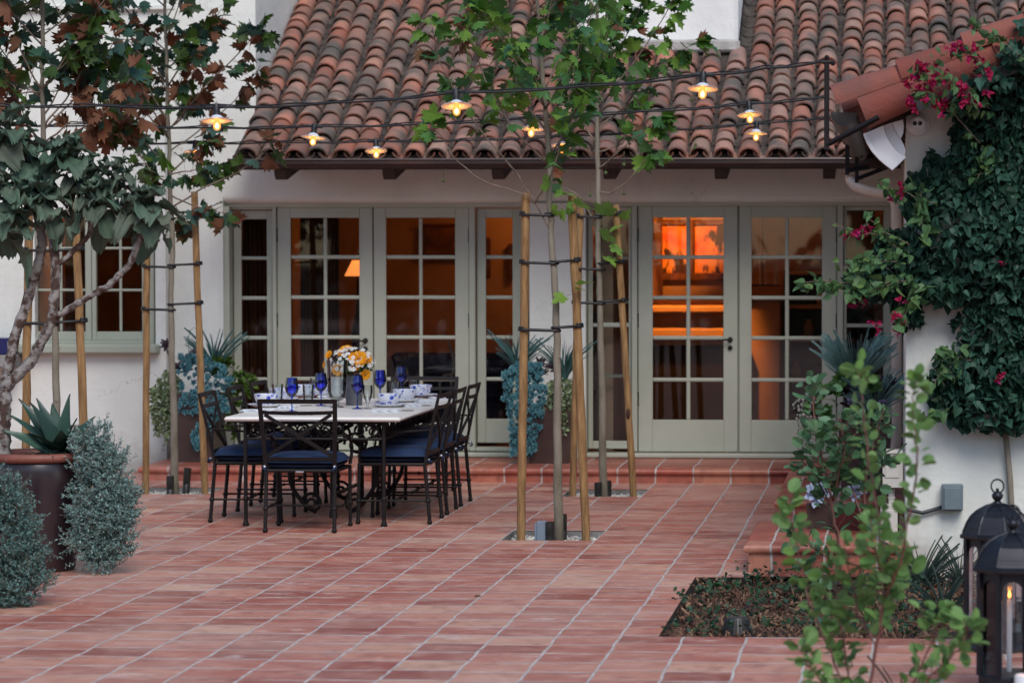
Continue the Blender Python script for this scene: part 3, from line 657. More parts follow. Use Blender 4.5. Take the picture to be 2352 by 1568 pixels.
MB().bbox((X(975, 30.9), 30.92, Z(585, 30.9)), (X(1090, 30.9), 30.96, Z(520, 30.9)), .01).build('canvas', M('dark canvas', (.06, .03, .02), (.3, .12, .04)), mir)
mb = MB()
for q in ((970, 1095, 514, 521), (970, 1095, 585, 592)): mb.bbox((X(q[0], 30.9), 30.9, Z(q[3], 30.9)), (X(q[1], 30.9), 30.95, Z(q[2], 30.9)), .01)
mb.build('frame', FRM, mir)
for k, (u, v0, v1) in enumerate(((1118, 545, 640), (1172, 560, 640))):
    tag(MB().bbox((X(u-6, 30.9), 30.9, Z(v1, 30.9)), (X(u+8, 30.9), 30.96, Z(v0, 30.9)), .01).build('wall_plaque', WD, origin=(X(u, 30.9), 30.9, 1.9)), 'tall narrow dark plaque on the orange wall, %s of two' % ('left', 'right')[k], 'plaque')
lamp('room_lamp_light', 'POINT', (-7.05, 25.62, 2.66), 7, .12)
# driftwood branch ornament inside (pale twisted wood seen in the second and third panes)
mb = MB(); q = lambda u, v, y_=26.4: gy(u, v, y_)
mb.tube([q(1040, 905), q(1036, 870), q(1044, 840), q(1040, 815), q(1032, 790), q(1022, 765)], [.02, .016, .013, .014, .01, .006], 7).tube([q(1012, 905), q(1010, 880), q(1020, 862), q(1040, 858)], [.014, .012, .012, .008], 7).tube([q(1040, 815), q(1052, 800)], [.01, .005], 6)
tag(mb.build('driftwood', M('pale driftwood', (.30, .24, .2), rough=.9), smooth=True, origin=q(1040, 905)), 'pale twisted driftwood standing inside the second glazed door', 'ornament')
# ================================================================== RIGHT WING (gable end nearer the camera)
YG = 17.44; YR = 16.95                     # gable wall face, front of the rake tiles
def wpx(u, v, y): p = gy(u, v, y); return (p[0], p[2])
wing = thing('garden_wing', 'white stucco wing with a new tiled gable roof at the right edge of the patio', 'house', (.054, YG, 0))
bx0, bz0 = wpx(1994, 270, YR)              # lower end of the rake
SL = math.atan2(Z(60, YR)-Z(208, YR), X(2300, YR)-X(1925, YR)); ca, sa = math.cos(SL), math.sin(SL)
xW = X(2081, YG)
rk = lambda x: bz0+(x-bx0)*sa/ca           # underside line of the rake
mb = MB(); x1 = 4.2
r_ = .02
poly = [(xW, -.1), (x1, -.1), (x1, rk(x1)-.02), (xW, rk(xW)-.06)]
mb.prism(poly, YG, YG+.3, 'y'); mb.box((xW+.001, YG+.301, -.1), (xW+.26, 26., rk(xW)-.08))
mb.build('wall', WALL, wing)
# roof deck, barge board, rafters, gutter at the left eave
def rbar(mb, s0, s1, h0, h1, y0, y1):
    P = [(bx0+s*ca-h*sa, bz0+s*sa+h*ca) for s, h in ((s0, h0), (s1, h0), (s1, h1), (s0, h1))]; return mb.prism(P, y0, y1, 'y')
mb = MB(); rbar(mb, -.02, 5, .0, .03, YR+.1, 26); mb.build('roof_deck', WOODD, wing)
mb = MB(); rbar(mb, .28, 5, -.075, -.003, YR+.02, YR+.07); mb.build('barge_board', M('grey painted barge board', (.055, .052, .055), rough=.6), wing)
for k in range(9):
    yy = YR+.75+k*.9
    mb = MB(); rbar(mb, .0, 1.0, -.10, -.002, yy, yy+.07); mb.build('rafter_tail', WOODD, wing)
def halfpipe(mb, p0, p1, r0, r1, a0=0, a1=math.pi, th=.014, n=12, nv=(0, -.2, 1)):
    """barrel tile from p0 to p1; opening faces away from nv"""
    p0, p1 = Vector(p0), Vector(p1); t = (p1-p0).normalized(); nz = Vector(nv); nz = (nz-t*nz.dot(t)).normalized(); sx = t.cross(nz); V = []
    for p, r in ((p0, r0), (p1, r1)):
        for q in (0, th):
            for k in range(n+1):
                a = a0+(a1-a0)*k/n; V.append(p+sx*math.cos(a)*(r-q)+nz*math.sin(a)*(r-q))
    m = n+1; Fc = []
    for k in range(n): Fc += [(k, k+1, 2*m+k+1, 2*m+k), (k, k+1, m+k+1, m+k), (m+k, m+k+1, 3*m+k+1, 3*m+k)[::-1], (2*m+k, 2*m+k+1, 3*m+k+1, 3*m+k)]
    for k in (0, n): Fc += [(k, m+k, 3*m+k, 2*m+k)]
    return mb.add(V, Fc)
mb = MB(); L = .415
def RP(s, h, y): return (bx0+s*ca-h*sa, y, bz0+s*sa+h*ca)
for k in range(10):                         # large barge tiles hanging over the front
    s0 = -.02+k*L*1.0; halfpipe(mb, RP(s0-.0, .05, YR+.11), RP(s0+L+.05, .058, YR+.12), .125, .108, -.15, math.pi*.75, nv=(0, -.75, .6))
s0 = -.14
for k in range(11):                         # top row of covers
    jj = random.uniform(-.006, .006); halfpipe(mb, RP(s0, .165+jj, YR+.10), RP(s0+.47, .145+jj, YR+.10), .098, .080, nv=(0, -.25, 1)); s0 += .40
for row in range(1, 36):                    # the slope behind (rows of covers running up the slope)
    y = YR+.12+row*.21
    for k in range(10):
        halfpipe(mb, RP(-.12+k*.42, .10, y), RP(-.12+k*.42+.47, .07, y), .09, .075, nv=(0, 0, 1), n=6)
mb.build('roof', ROOFN, wing, smooth=50)
# half-round gutter along the left eave, its open end towards the camera
gxc = X(1938, YR+.4); gzc = Z(262, YR+.4)-.0
mb = MB(); halfpipe(mb, (gxc, YR+.28, gzc), (gxc, 24.1, gzc), .078, .078, th=.004, nv=(.0, 0, -1), n=14); mb.prism([(gxc+.074*math.cos(a), gzc-.074*math.sin(a)) for a in [i*math.pi/12 for i in range(13)]], YR+.30, YR+.303, 'y')
mb.build('gutter', M('grey brown gutter', (.06, .055, .05), (.09, .08, .07), rough=.5), wing)
# white curved corbel under the eave
WT2 = M('white painted moulding', (.62, .62, .64), (.70, .70, .71), rough=.5)
mb = MB()
def band2(P, Q, y0, y1):
    """curved strip between an outer and an inner photo outline, extruded in depth"""
    A = [wpx(u, v, YG-.2) for u, v in P]+[wpx(u, v, YG-.2) for u, v in Q[::-1]]; mb.prism(A, y0, y1, 'y')
O1 = [(1983, 310), (1990, 328), (2002, 348), (2018, 366), (2034, 380), (2050, 392)]; I1 = [(2030, 290), (2033, 306), (2040, 322), (2050, 338), (2063, 352), (2081, 362)]
band2(O1, I1, YG-.30, YG-.10)
band2([(1983, 310), (1990, 328), (2002, 348), (2018, 366), (2034, 380), (2050, 392)], [(1990, 307), (1997, 325), (2008, 344), (2024, 361), (2040, 374), (2056, 386)], YG-.33, YG-.302)
band2([(2031, 289), (2034, 306), (2041, 322), (2051, 338), (2064, 352), (2078, 361)], [(2048, 283), (2054, 298), (2062, 310), (2070, 322), (2076, 334), (2080, 346)], YG-.24, YG-.1)
band2([(2049, 283), (2055, 298), (2063, 311), (2068, 318)], [(2074, 276), (2076, 290), (2075, 304), (2070, 317)], YG-.26, YG-.12)
mb.build('corbel', WT2, wing, smooth=30)
# downpipe with swan neck and shoe
PIPE = M('cream painted pipe', (.50, .40, .33), (.58, .47, .40), rough=.5)
yp = 22.6
q = lambda u, v, y=yp: gy(u, v, y)
mb = MB(); mb.tube([q(1952, 402, 23.4), q(1954, 415, 23.4), q(1966, 430, 23.2), q(2000, 440, 23), q(2040, 445, yp), q(2055, 460, yp), q(2059, 480, yp), q(2059, 700), q(2061, 1005), q(2058, 1028), q(2046, 1037)], .042, 14)
mb.build('downpipe', PIPE, wing, smooth=60)
# brackets that carry the cables
brk = [((1899, 137, 345), 16.75, (1945, 316)), ((1946, 322, 402), 20.6, (1966, 395)), ((1968, 352, 420), 23.0, (1990, 408))]
BPT = []
for (u, v0, v1), y, (u2, v2) in brk:
    a = Vector(gy(u, v0, y)); b = Vector(gy(u, v1, y)); c = Vector(gy(u2, v2, y)); mb = MB(); wd = .030
    mb.bbox((a.x-wd/2, y-.008, b.z), (a.x+wd/2, y+.008, a.z), .003); e = Vector((xW+.02, y, c.z+.02+(xW-c.x)*.42)); e = c+(c-b)*1.6
    d = (e-Vector((a.x, y, b.z+.03))).normalized(); mb.tube([(a.x, y+.001, b.z+.03), e], .016, 4)
    mb.tube([(a.x-.03, y, a.z-.015), (a.x+.03, y, a.z-.015)], .011, 8).ball((a.x, y, a.z+.012), .014, 8).ball((a.x+.034, y, a.z-.02), .016, 8)
    mb.build('cable_bracket', IRON, wing); BPT.append(Vector((a.x-.02, y, a.z-.012)))
# dome camera on the wall
cw = gy(2108, 286, YG); cam_ = thing('security_camera', 'white dome security camera high on the gable wall beside the magenta flowers', 'camera', cw)
def lathe_y(prof, c, n=24):                 # lathe about the -y axis
    mb = MB(); mb.lathe(prof, (0, 0, 0), n); mb.v = [(c[0]+x, c[1]-z, c[2]+y) for x, y, z in mb.v]; mb.f = [f[::-1] for f in mb.f]; return mb
cp = M('white camera plastic', (.82, .83, .86), rough=.3)
lathe_y([(.001, 0), (.068, 0), (.068, .022), (.062, .03), (.001, .03)], (cw[0], YG-.001, cw[2])).build('base', cp, cam_, smooth=40)
lathe_y([(.057, .031), (.057, .05), (.05, .075), (.038, .092), (.033, .094), (.033, .090), (.001, .090)], (cw[0], YG-.001, cw[2])).build('dome', cp, cam_, smooth=50)
for s in (-1, 1): lathe_y([(.001, .0905), (.0125, .0905), (.0125, .0945), (.001, .095)], (cw[0]+s*.0160-.003, YG-.001, cw[2]+.002), 14).build('lens', M('lens black', (.004, .004, .006), rough=.08), cam_)
# grey box with conduit, and cream boxes on the wall corner
gb_ = gy(2188, 1142, YG); el = thing('junction_box', 'square blue grey junction box with a conduit on the white gable wall', 'electrical box', gb_)
GREY = M('blue grey enclosure', (.12, .16, .18), (.15, .19, .21), rough=.5, nscale=15)
a = wpx(2163, 1172, YG-.06); b = wpx(2212, 1112, YG-.06)
MB().bbox((a[0], YG-.085, a[1]), (b[0], YG-.001, b[1]), .006).build('box', GREY, el)
MB().bbox((a[0]+.012, YG-.098, a[1]+.006), (b[0]-.012, YG-.0855, b[1]-.014), .006).build('cover', GREY, el)
MB().tube([(a[0]+.01, YG-.03, a[1]+.02), (X(2120, YG), YG-.03, Z(1172, YG)), (X(2092, YG), YG-.03, Z(1166, YG)), (xW-.035, YG-.0, Z(1158, YG)), (xW-.05, YG+.06, Z(1172, YG)), (xW-.05, YG+.07, Z(1262, YG))], .012, 10).build('conduit', M('dark conduit', (.03, .035, .04), rough=.5), el, smooth=True)
CRM = M('cream metal enclosure', (.50, .47, .42), (.56, .53, .48), rough=.5, nscale=12)
yy = YG+.02
def cbox(name, u0, u1, v0, v1, lab, lev):
    a = wpx(u0, v1, yy); b = wpx(u1, v0, yy); t = thing(name, lab, 'electrical box', (a[0], yy, a[1]))
    x1_ = min(b[0], xW-.003); MB().bbox((a[0], yy, a[1]), (x1_, yy+.16, b[1]), .004).build('box', CRM, t)
    mb = MB(); mb.bbox((a[0]+.016, yy-.006, a[1]+(.06 if lev else .015)), (x1_-.02, yy-.0005, b[1]-.03), .003); mb.build('cover', CRM, t)
    if lev:
        zc = (a[1]+b[1])/2+.06; MB().bbox((a[0]-.006, yy-.012, b[1]-.014), (x1_+.0, yy+.17, b[1]+.004), .003).build('lid', CRM, t)
        MB().tube([(a[0]+.045, yy-.007, zc-.04), (a[0]+.05, yy-.02, zc-.035), (a[0]+.085, yy-.02, zc-.012)], .005, 8).build('handle', CRM, t)
    return t
cbox('meter_box', 2027, 2074, 1036, 1120, 'cream electrical box with a small lever, upper of two at the wall corner', True)
cbox('meter_box', 2022, 2062, 1159, 1262, 'plain cream electrical box low at the wall corner under the other one', False)
pp = gy(2048, 1140, yy+.08)
tag(MB().tube([(pp[0], pp[1], Z(1121, yy)), (pp[0], pp[1], Z(1158, yy))], .019, 14).tube([(pp[0], pp[1], Z(1143, yy)), (pp[0], pp[1], Z(1139, yy))], .023, 14).build('conduit_pipe', CRM, origin=pp), 'short cream pipe joining the two cream electrical boxes', 'pipe')
# ================================================================== STRING LIGHTS
def bulbglass():
    m = bpy.data.materials.new('amber bulb glass'); m.use_nodes = True; nt = m.node_tree; nt.nodes.remove(nt.nodes['Principled BSDF'])
    t = N(nt, 'ShaderNodeBsdfTransparent'); t.inputs[0].default_value = (1, .72, .40, 1); e = N(nt, 'ShaderNodeEmission'); e.inputs[0].default_value = (1, .42, .12, 1); e.inputs[1].default_value = .8
    mx = N(nt, 'ShaderNodeMixShader'); mx.inputs[0].default_value = .5; nt.links.new(t.outputs[0], mx.inputs[1]); nt.links.new(e.outputs[0], mx.inputs[2]); nt.links.new(mx.outputs[0], nt.nodes['Material Output'].inputs[0]); return m
SHADE = M('white enamel shade', (.62, .64, .68), rough=.25); BULBG = bulbglass(); FIL = EM('filament', (1, .55, .18), 14)
CAB = M('black cable', (.006, .006, .007), rough=.5)
def bulb_unit(parent, p):
    x, y, z = p
    s = MB(); s.tube([(x-.06, y, z), (x+.06, y, z)], .012, 8).lathe([(.001, .018), (.018, .016), (.022, 0), (.020, -.035), (.024, -.04), (.024, -.055), (.001, -.055)], p, 12)
    s.tube([(x-.008, y, z+.012), (x, y, z+.032), (x+.008, y, z+.012)], .003, 5); so_ = s.build('socket', CAB, parent, smooth=40, origin=tuple(Vector(p)-parent.location)); tilt = random.uniform(7, 13)
    MB().lathe([(.022, -.050), (.034, -.060), (.046, -.076), (.052, -.0785), (.088, -.0815), (.089, -.083), (.087, -.0840), (.051, -.0815), (.044, -.079), (.032, -.064), (.020, -.056)], p, 28).build('lamp_shade', SHADE, so_, smooth=50)
    MB().lathe([(.012, -.058), (.014, -.078), (.020, -.095), (.0235, -.110), (.021, -.126), (.013, -.137), (.001, -.141)], p, 16).build('bulb', BULBG, so_, smooth=True); MB().lathe([(.001, -.095), (.007, -.102), (.012, -.114), (.008, -.126), (.001, -.130)], p, 10).build('filament', FIL, so_, smooth=True)
    so_.rotation_euler = (-R(tilt), R(random.uniform(-5, 5)), 0)
    lamp('bulb_light', 'POINT', (x, y, z-.165), .30, .02, col=(1, .38, .08)).parent = None
specs = [('black cable of lit bulbs with white shades, the highest and nearest of three', [(-60, 240, 17.2), (237, 243, 17.2), (497, 246, 17.1), (770, 236, 17.0), (1047, 212, 16.95), (1330, 199, 16.9), (1615, 172, 16.8), (1760, 156, 16.78), (1893, 140, 16.75)], (2, 4, 6)),
         ('black cable of lit bulbs, the middle one of three above the patio', [(-60, 285, 21.2), (237, 296-8, 21.1), (480, 293, 21.0), (722, 290, 20.9), (980, 284, 20.85), (1222, 270, 20.8), (1480, 256, 20.7), (1720, 238, 20.65), (1900, 222, 20.6)], (1, 3, 5, 7)),
         ('black cable of lit bulbs, the lowest and farthest, just before the roof eave', [(-60, 322, 23.8), (210, 328, 23.7), (448, 328, 23.6), (640, 326, 23.55), (863, 324, 23.5), (1070, 322, 23.4), (1293, 312, 23.35), (1520, 300, 23.2), (1738, 283, 23.1), (1966, 262, 23.0)], (2, 4, 6, 8))]
for lab, P, bi in specs:
    W_ = [Vector(gy(u, v, y)) for u, v, y in P]; t = thing('string_light', lab, 'string lights', W_[-1])
    fine = []
    for i in range(len(W_)-1):
        for k in range(6):
            q_ = W_[i].lerp(W_[i+1], k/6); sag = -.012*math.sin(math.pi*k/6); fine.append(q_+Vector((0, 0, sag)))
    fine.append(W_[-1]); mb = MB(); mb.tube(fine, .0075, 6).tube([p+Vector((0, .004, .011+.006*math.sin(i*1.7))) for i, p in enumerate(fine)], .0045, 5)
    mb.build('cable', CAB, t)
    for i in bi: bulb_unit(t, tuple(W_[i]))
# ================================================================== LANTERNS
LB = M('black lantern metal', (.012, .013, .018), (.02, .022, .03), rough=.38, metal=.5, nscale=8)
def lantern(loc, rz=0., lab=''):
    t = thing('lantern', lab, 'lantern', loc, 'black glass lanterns at the right edge'); x, y, z = loc; n = 8; Ro = .15
    c = lambda r, zz, k: (x+r*math.cos(rz+k*2*math.pi/n), y+r*math.sin(rz+k*2*math.pi/n), z+zz)
    def oct_(prof, name, mat=LB):
        mb = MB(); P = [c(r, zz, k) for r, zz in prof for k in range(n)]; Fc = []
        for i in range(len(prof)-1):
            for k in range(n): k2 = (k+1) % n; Fc.append((i*n+k, i*n+k2, (i+1)*n+k2, (i+1)*n+k))
        return mb.add(P, Fc).build(name, mat, t)
    b = oct_([(.001, .03), (.16, .03), (.165, .0), (.17, .0), (.17, .018), (.155, .035), (.155, .085), (.145, .095), (.001, .095)], 'base')
    # posts and arched panels
    mb = MB()
    for k in range(n): mb.tube([c(Ro, .09, k), c(Ro, .53, k)], .014, 4)
    mb.build('post', LB, t)
    mb = MB()
    for k in range(n):
        a, b2 = Vector(c(Ro-.004, 0, k)), Vector(c(Ro-.004, 0, k+1)); m = 10; V = []; Fc = []
        for i in range(m+1):
            s = .07+.86*i/m; p = a.lerp(b2, s); hz = .44+.055*math.sqrt(max(0, 1-(2*i/m-1)**2)); V += [(p.x, p.y, z+hz), (p.x, p.y, z+.53)]
        Fc = [(2*i, 2*i+2, 2*i+3, 2*i+1) for i in range(m)]; mb.add(V, Fc)
    mb.build('arch_panel', LB, t)
    mb = MB()
    for k in range(n): mb.add([c(Ro-.012, .095, k), c(Ro-.012, .095, k+1), c(Ro-.012, .50, k+1), c(Ro-.012, .50, k)], [(0, 1, 2, 3)])
    mb.build('glass', GLASSC, t)
    dome = [(.178, .53), (.182, .535), (.182, .548), (.168, .556), (.160, .575), (.148, .605), (.128, .635), (.100, .66), (.065, .678), (.032, .688), (.024, .692)]
    r_ = oct_(dome, 'roof')
    mb = MB()
    for k in range(n): mb.tube([c(r+.001, zz+.001, k) for r, zz in dome[3:]], .0045, 5)
    mb.build('rib', LB, r_)
    mb = MB()          # rows of punched dots, as small raised rings
    for k in range(n):
        for row, (r, zz) in enumerate(((.160, .570), (.154, .585))):
            for i in range(1, 11):
                p = Vector(c(r, zz, k)).lerp(Vector(c(r, zz, k+1)), i/11); mb.ball(tuple(p), .0035, 6)
    mb.build('perforation', M('lantern hole', (.002, .002, .003)), r_)
    mb = MB(); mb.lathe([(.022, .69), (.022, .70), (.014, .705), (.026, .722), (.028, .735), (.016, .748), (.008, .752), (.008, .765)], loc, 14)
    mb.tube([(x+.030*math.cos(a), y+.01*math.sin(a), z+.775+.032*math.sin(a)) for a in [i*math.pi/10 for i in range(21)]], .0045, 6); mb.build('finial', LB, t, smooth=60)
    return t
WAX = M('white candle wax', (.72, .74, .78), rough=.45)
FLAME = EM('candle flame', (1, .28, .05), 3)
def candle(p, r, h, lab, name='candle'):
    t = thing(name, lab, 'candle', p); MB().lathe([(.001, 0), (r, 0), (r, h-.004), (r-.004, h), (.001, h-.006)], p, 18).build('wax', WAX, t, smooth=50)
    MB().tube([(p[0], p[1], p[2]+h-.004), (p[0]+.001, p[1], p[2]+h+.008)], .0015, 5).build('wick', LB, t)
    MB().lathe([(.001, h+.004), (.006, h+.010), (.0065, h+.018), (.003, h+.032), (.0006, h+.042)], p, 10).build('flame', FLAME, t, smooth=True)
    lamp('candle_light', 'POINT', (p[0], p[1], p[2]+h+.022), .04, .01, col=(1, .4, .1)); return t
L1 = gz(2290, 1490); L2 = gz(2325, 1594)
lantern(L1, .2, 'black domed octagonal lantern with glass panes, the farther of two near the wall')
candle((L1[0]-.032, L1[1], .0955), .012, .27, 'thin lit candle inside the farther black lantern')
lantern(L2, .35, 'black domed octagonal lantern nearest the camera, partly out of frame')
candle((L2[0]-.055, L2[1]-.02, .0955), .011, .315, 'thin white lit candle inside the nearer black lantern, the left one')
candle((L2[0]-.012, L2[1]+.03, .0955), .011, .31, 'thin white candle inside the nearer black lantern, the right one')
p3 = gz(2352, 1640); p3 = (gy(2348, 1600, p3[1]-.9)[0], p3[1]-.9, 0)
t = thing('lantern', 'low black box lantern with a wide white candle cut by the bottom right corner', 'lantern', p3); x, y = p3[0], p3[1]; hh = Z(1512, y)-.0
zc = Z(1540, y)
for a, b in ((-.13, -.13), (.13, -.13), (-.13, .13), (.13, .13)): MB().tube([(x+a+.1, y+b, 0.02), (x+a+.1, y+b, zc-.03)], .009, 4).build('post', LB, t)
MB().bbox((x-.04, y-.14, 0), (x+.24, y+.14, .02), .004).build('base', LB, t)
MB().tube([(x-.03, y-.13, zc-.02), (x+.23, y-.13, zc-.16)], .007, 4).build('brace', LB, t)
candle((x+.02, y, .0205), .05, zc-.02, 'wide white lit pillar candle at the bottom right corner of the photo')
# ================================================================== DINING TABLE
def T(u, v, z=.755): return gz((600+u/4.704)*.9408, (820+v/4.704)*.9408, z)
TX0, TX1, TY0, TY1 = -4.605, -3.385, 19.95, 22.55
table = thing('dining_table', 'long cream stone topped dining table on scrolled dark iron legs, set for dinner', 'table', (-4., 21.25, 0))
MB().bbox((TX0, TY0, .725), (TX1, TY1, .755), .012).build('tabletop', STONE, table)
mb = MB(); i0, i1, j0, j1 = TX0+.13, TX1-.13, TY0+.09, TY1-.09
for z in (.712, .60):
    for a, b in (((i0, j0), (i1, j0)), ((i1, j0), (i1, j1)), ((i1, j1), (i0, j1)), ((i0, j1), (i0, j0))): mb.tube([(*a, z), (*b, z)], .011, 6)
mb.build('apron_rail', IRON, table)
def scroll(mb, c, r, ax, turns=1.6, s=1, rad=.007):
    pts = []; n = 26
    for i in range(n+1):
        a = i/n*turns*2*math.pi; rr = r*(1-.8*i/n); d = rr*math.cos(a)*s; h = rr*math.sin(a)
        pts.append((c[0]+d*ax[0], c[1]+d*ax[1], c[2]+h))
    mb.tube(pts, rad, 5)
mb = MB()
for side, (a, b) in enumerate((((i0, j0), (i1, j0)), ((i1, j1), (i0, j1)), ((i1, j0), (i1, j1)), ((i0, j1), (i0, j0)))):
    a = Vector((*a, 0)); b = Vector((*b, 0)); L = (b-a).length; d = (b-a)/L; n = round(L/.24)
    for k in range(n):
        c = a+d*(L*(k+.5)/n); c.z = .656
        scroll(mb, (c-d*.045)+Vector((0, 0, .0)), .05, d, s=1); scroll(mb, (c+d*.045), .05, d, s=-1)
        mb.tube([c+d*.1+Vector((0, 0, -.045)), c+d*.07+Vector((0, 0, .02)), c+Vector((0, 0, .046))], .005, 5); mb.tube([c-d*.1+Vector((0, 0, -.045)), c-d*.07+Vector((0, 0, .02)), c+Vector((0, 0, .046))], .005, 5)
mb.build('scrollwork', IRON, table)
for lx_, ly_ in ((i0, j0), (i1, j0), (i1, j1), (i0, j1)):
    mb = MB(); mb.tube([(lx_, ly_, .722), (lx_, ly_, .012)], .014, 10); mb.lathe([(.014, .17), (.02, .18), (.02, .195), (.014, .205)], (lx_, ly_, 0), 12)
    mb.lathe([(.001, 0), (.022, 0), (.024, .012), (.016, .03), (.014, .05)], (lx_, ly_, 0), 12); mb.build('leg', IRON, table, smooth=40)
xc = (i0+i1)/2
for yy in (TY0+.75, TY1-.75):               # scrolled trestles
    for s in (-1, 1):
        mb = MB(); pts = []
        for i in range(21):
            a = i/20; pts.append((xc+s*(.06+.22*math.sin(a*math.pi)**.8*(1 if a > .5 else 1)+.06*a), yy, .60-.56*a))
        mb.tube(pts, .016, 7); scroll(mb, (xc+s*.17, yy, .52), .09, Vector((1, 0, 0)), s=-s, rad=.011); scroll(mb, (xc+s*.15, yy, .10), .08, Vector((1, 0, 0)), s=s, rad=.011); mb.build('scroll_leg', IRON, table, smooth=True)
    mb = MB(); mb.tube([(xc, yy, .60), (xc, yy, .02)], .022, 8); mb.lathe([(.001, .0), (.03, 0), (.03, .03), (.022, .05)], (xc, yy, 0), 12); mb.build('centre_post', IRON, table, smooth=40)
MB().tube([(xc, TY0+.75, .16), (xc, TY1-.75, .16)], .014, 7).build('stretcher', IRON, table)
# ================================================================== CHAIRS
def make_chair():
    t = thing('dining_chair', None, None, (0, 0, 0))
    bl, fl = .232, .25                     # half widths at back and front legs
    yb_, yf_ = -.235, .25
    for s in (-1, 1):
        mb = MB(); x = s*bl                # back leg, splayed slightly
        mb.tube([(x, yb_+.02, .42), (x*1.01, yb_-.015, .02)], .0135, 8); mb.ball((x*1.01, yb_-.015, .016), .019, 8); mb.lathe([(.014, .150), (.020, .157), (.020, .168), (.014, .175)], (x*1.007, yb_-.003, 0), 10); mb.build('leg', IRON, t, smooth=40)
        mb = MB(); x = s*fl
        mb.tube([(x, yf_-.01, .42), (x, yf_, .02)], .0125, 8); mb.ball((x, yf_, .016), .018, 8); mb.lathe([(.013, .150), (.019, .157), (.019, .168), (.013, .175)], (x, yf_-.003, 0), 10); mb.build('leg', IRON, t, smooth=40)
        mb = MB(); pts = [(s*.222, yb_-.030, .655), (s*.245, -.12, .645), (s*.262, .05, .635), (s*.268, .17, .60), (s*.268, .225, .55), (s*.262, .235, .49), (s*.252, yf_-.02, .43)]
        mb.tube(pts, .012, 7, flat=.6); scroll(mb, (s*.266, .20, .565), .03, Vector((0, 1, 0)), 1.2, 1, .006); mb.build('arm', IRON, t, smooth=50)
    mb = MB()
    for a, b in (((-bl, yb_+.02), (bl, yb_+.02)), ((bl, yb_+.02), (fl, yf_-.01)), ((fl, yf_-.01), (-fl, yf_-.01)), ((-fl, yf_-.01), (-bl, yb_+.02))): mb.tube([(*a, .415), (*b, .415)], .013, 6)
    mb.bbox((-bl+.01, yb_+.03, .41), (bl-.01, yf_-.02, .418), .002); mb.build('seat_frame', IRON, t)
    mb = MB(); z = .163                    # stretchers: two sides and a cross bar with a ball
    for s in (-1, 1): mb.tube([(s*bl*1.007, yb_-.003, z), (s*fl, yf_-.003, z)], .0075, 6)
    mb.tube([(-.24, .0, z), (.24, .0, z)], .0075, 6).ball((0, 0, z), .014, 8).ball((-.241, 0, z), .012, 8).ball((.241, 0, z), .012, 8); mb.build('stretcher', IRON, t, smooth=40)
    # back: flat stiles leaning back, rails and a cross
    def yb(z_): return yb_+.015-(z_-.42)*.20-.02*max(0, (z_-.7))*2
    mb = MB()
    for s in (-1, 1):
        zz = [.41, .5, .62, .75, .9]; P = [(s*(.232+.012*(q-.42)/.48*2), yb(q), q) for q in zz]
        for i in range(4):
            a, b = P[i], P[i+1]; mb.add([(a[0]-.014, a[1]-.006, a[2]), (a[0]+.014, a[1]-.006, a[2]), (a[0]+.014, a[1]+.012, a[2]), (a[0]-.014, a[1]+.012, a[2]),
                (b[0]-.014, b[1]-.006, b[2]), (b[0]+.014, b[1]-.006, b[2]), (b[0]+.014, b[1]+.012, b[2]), (b[0]-.014, b[1]+.012, b[2])], [(0, 1, 5, 4), (1, 2, 6, 5), (2, 3, 7, 6), (3, 0, 4, 7)]+([(4, 5, 6, 7)] if i == 3 else []))
    def rail(z0, z1, dip=.0):
        n = 10; V = []
        for i in range(n+1):
            s = -1+2*i/n; x = s*(.228+.012*(z0-.42)/.24); dz_ = -dip*(1-s*s)
            for zz in (z0+dz_, z1+dz_):
                for q in (-.004, .010): V.append((x, yb(zz)+q-.012*(1-s*s), zz))
        Fc = []
        for i in range(n):
            a = i*4; Fc += [(a, a+4, a+6, a+2), (a+1, a+3, a+7, a+5), (a+2, a+6, a+7, a+3), (a, a+1, a+5, a+4)]
        mb.add(V, Fc)
    rail(.872, .902); rail(.800, .825, .006); rail(.482, .508)
    def strip(a, b, w_=.012, off=0.):
        a, b = Vector(a), Vector(b); m = (a+b)/2+Vector((0, -.010+off, 0)); P = [a, a.lerp(m, .5)+Vector((0, -.003+off, 0)), m, b.lerp(m, .5)+Vector((0, -.003+off, 0)), b]; d = (b-a).normalized(); sd = Vector((d.z, 0, -d.x))*w_; V = []
        for p in P:
            for q, yo in ((sd, -.003), (-sd, -.003), (-sd, .009), (sd, .009)): V.append((p.x+q.x, p.y+yo, p.z+q.z))
        mb.add(V, [(i*4+k, i*4+(k+1) % 4, i*4+4+(k+1) % 4, i*4+4+k) for i in range(4) for k in range(4)])
    strip((-.225, yb(.80), .797), (.225, yb(.51), .512)); strip((.225, yb(.80), .797), (-.225, yb(.51), .512), off=.004)
    mb.build('backrest', IRON, t, smooth=35)
    # cushion: soft box with piping and ties
    n = 12; V = []; Fc = []
    def cush(u, v, top):
        e = (max(0, 1-abs(u)**5))*(max(0, 1-abs(v)**5)); hgt = .048+.054*e**.4 if top else .030-.032*e**.35
        cr = 1-.05*(abs(u)*abs(v))**3; return (u*.258*cr, .015+v*.25*cr, .425+hgt+.003*math.sin(u*9)*math.cos(v*7)*e)
    for top in (1, 0):
        for i in range(n+1):
            for j in range(n+1):
                u, v = [math.copysign(abs(-1+2*k/n)**.8, -1+2*k/n) for k in (i, j)]; V.append(cush(u, v, top))
        o_ = (0 if top else (n+1)**2)
        for i in range(n):
            for j in range(n):
                q = (o_+i*(n+1)+j, o_+(i+1)*(n+1)+j, o_+(i+1)*(n+1)+j+1, o_+i*(n+1)+j+1); Fc.append(q if top else q[::-1])
    mb = MB(); mb.add(V, Fc); cu = mb.build('cushion', NAVY, t, smooth=True)
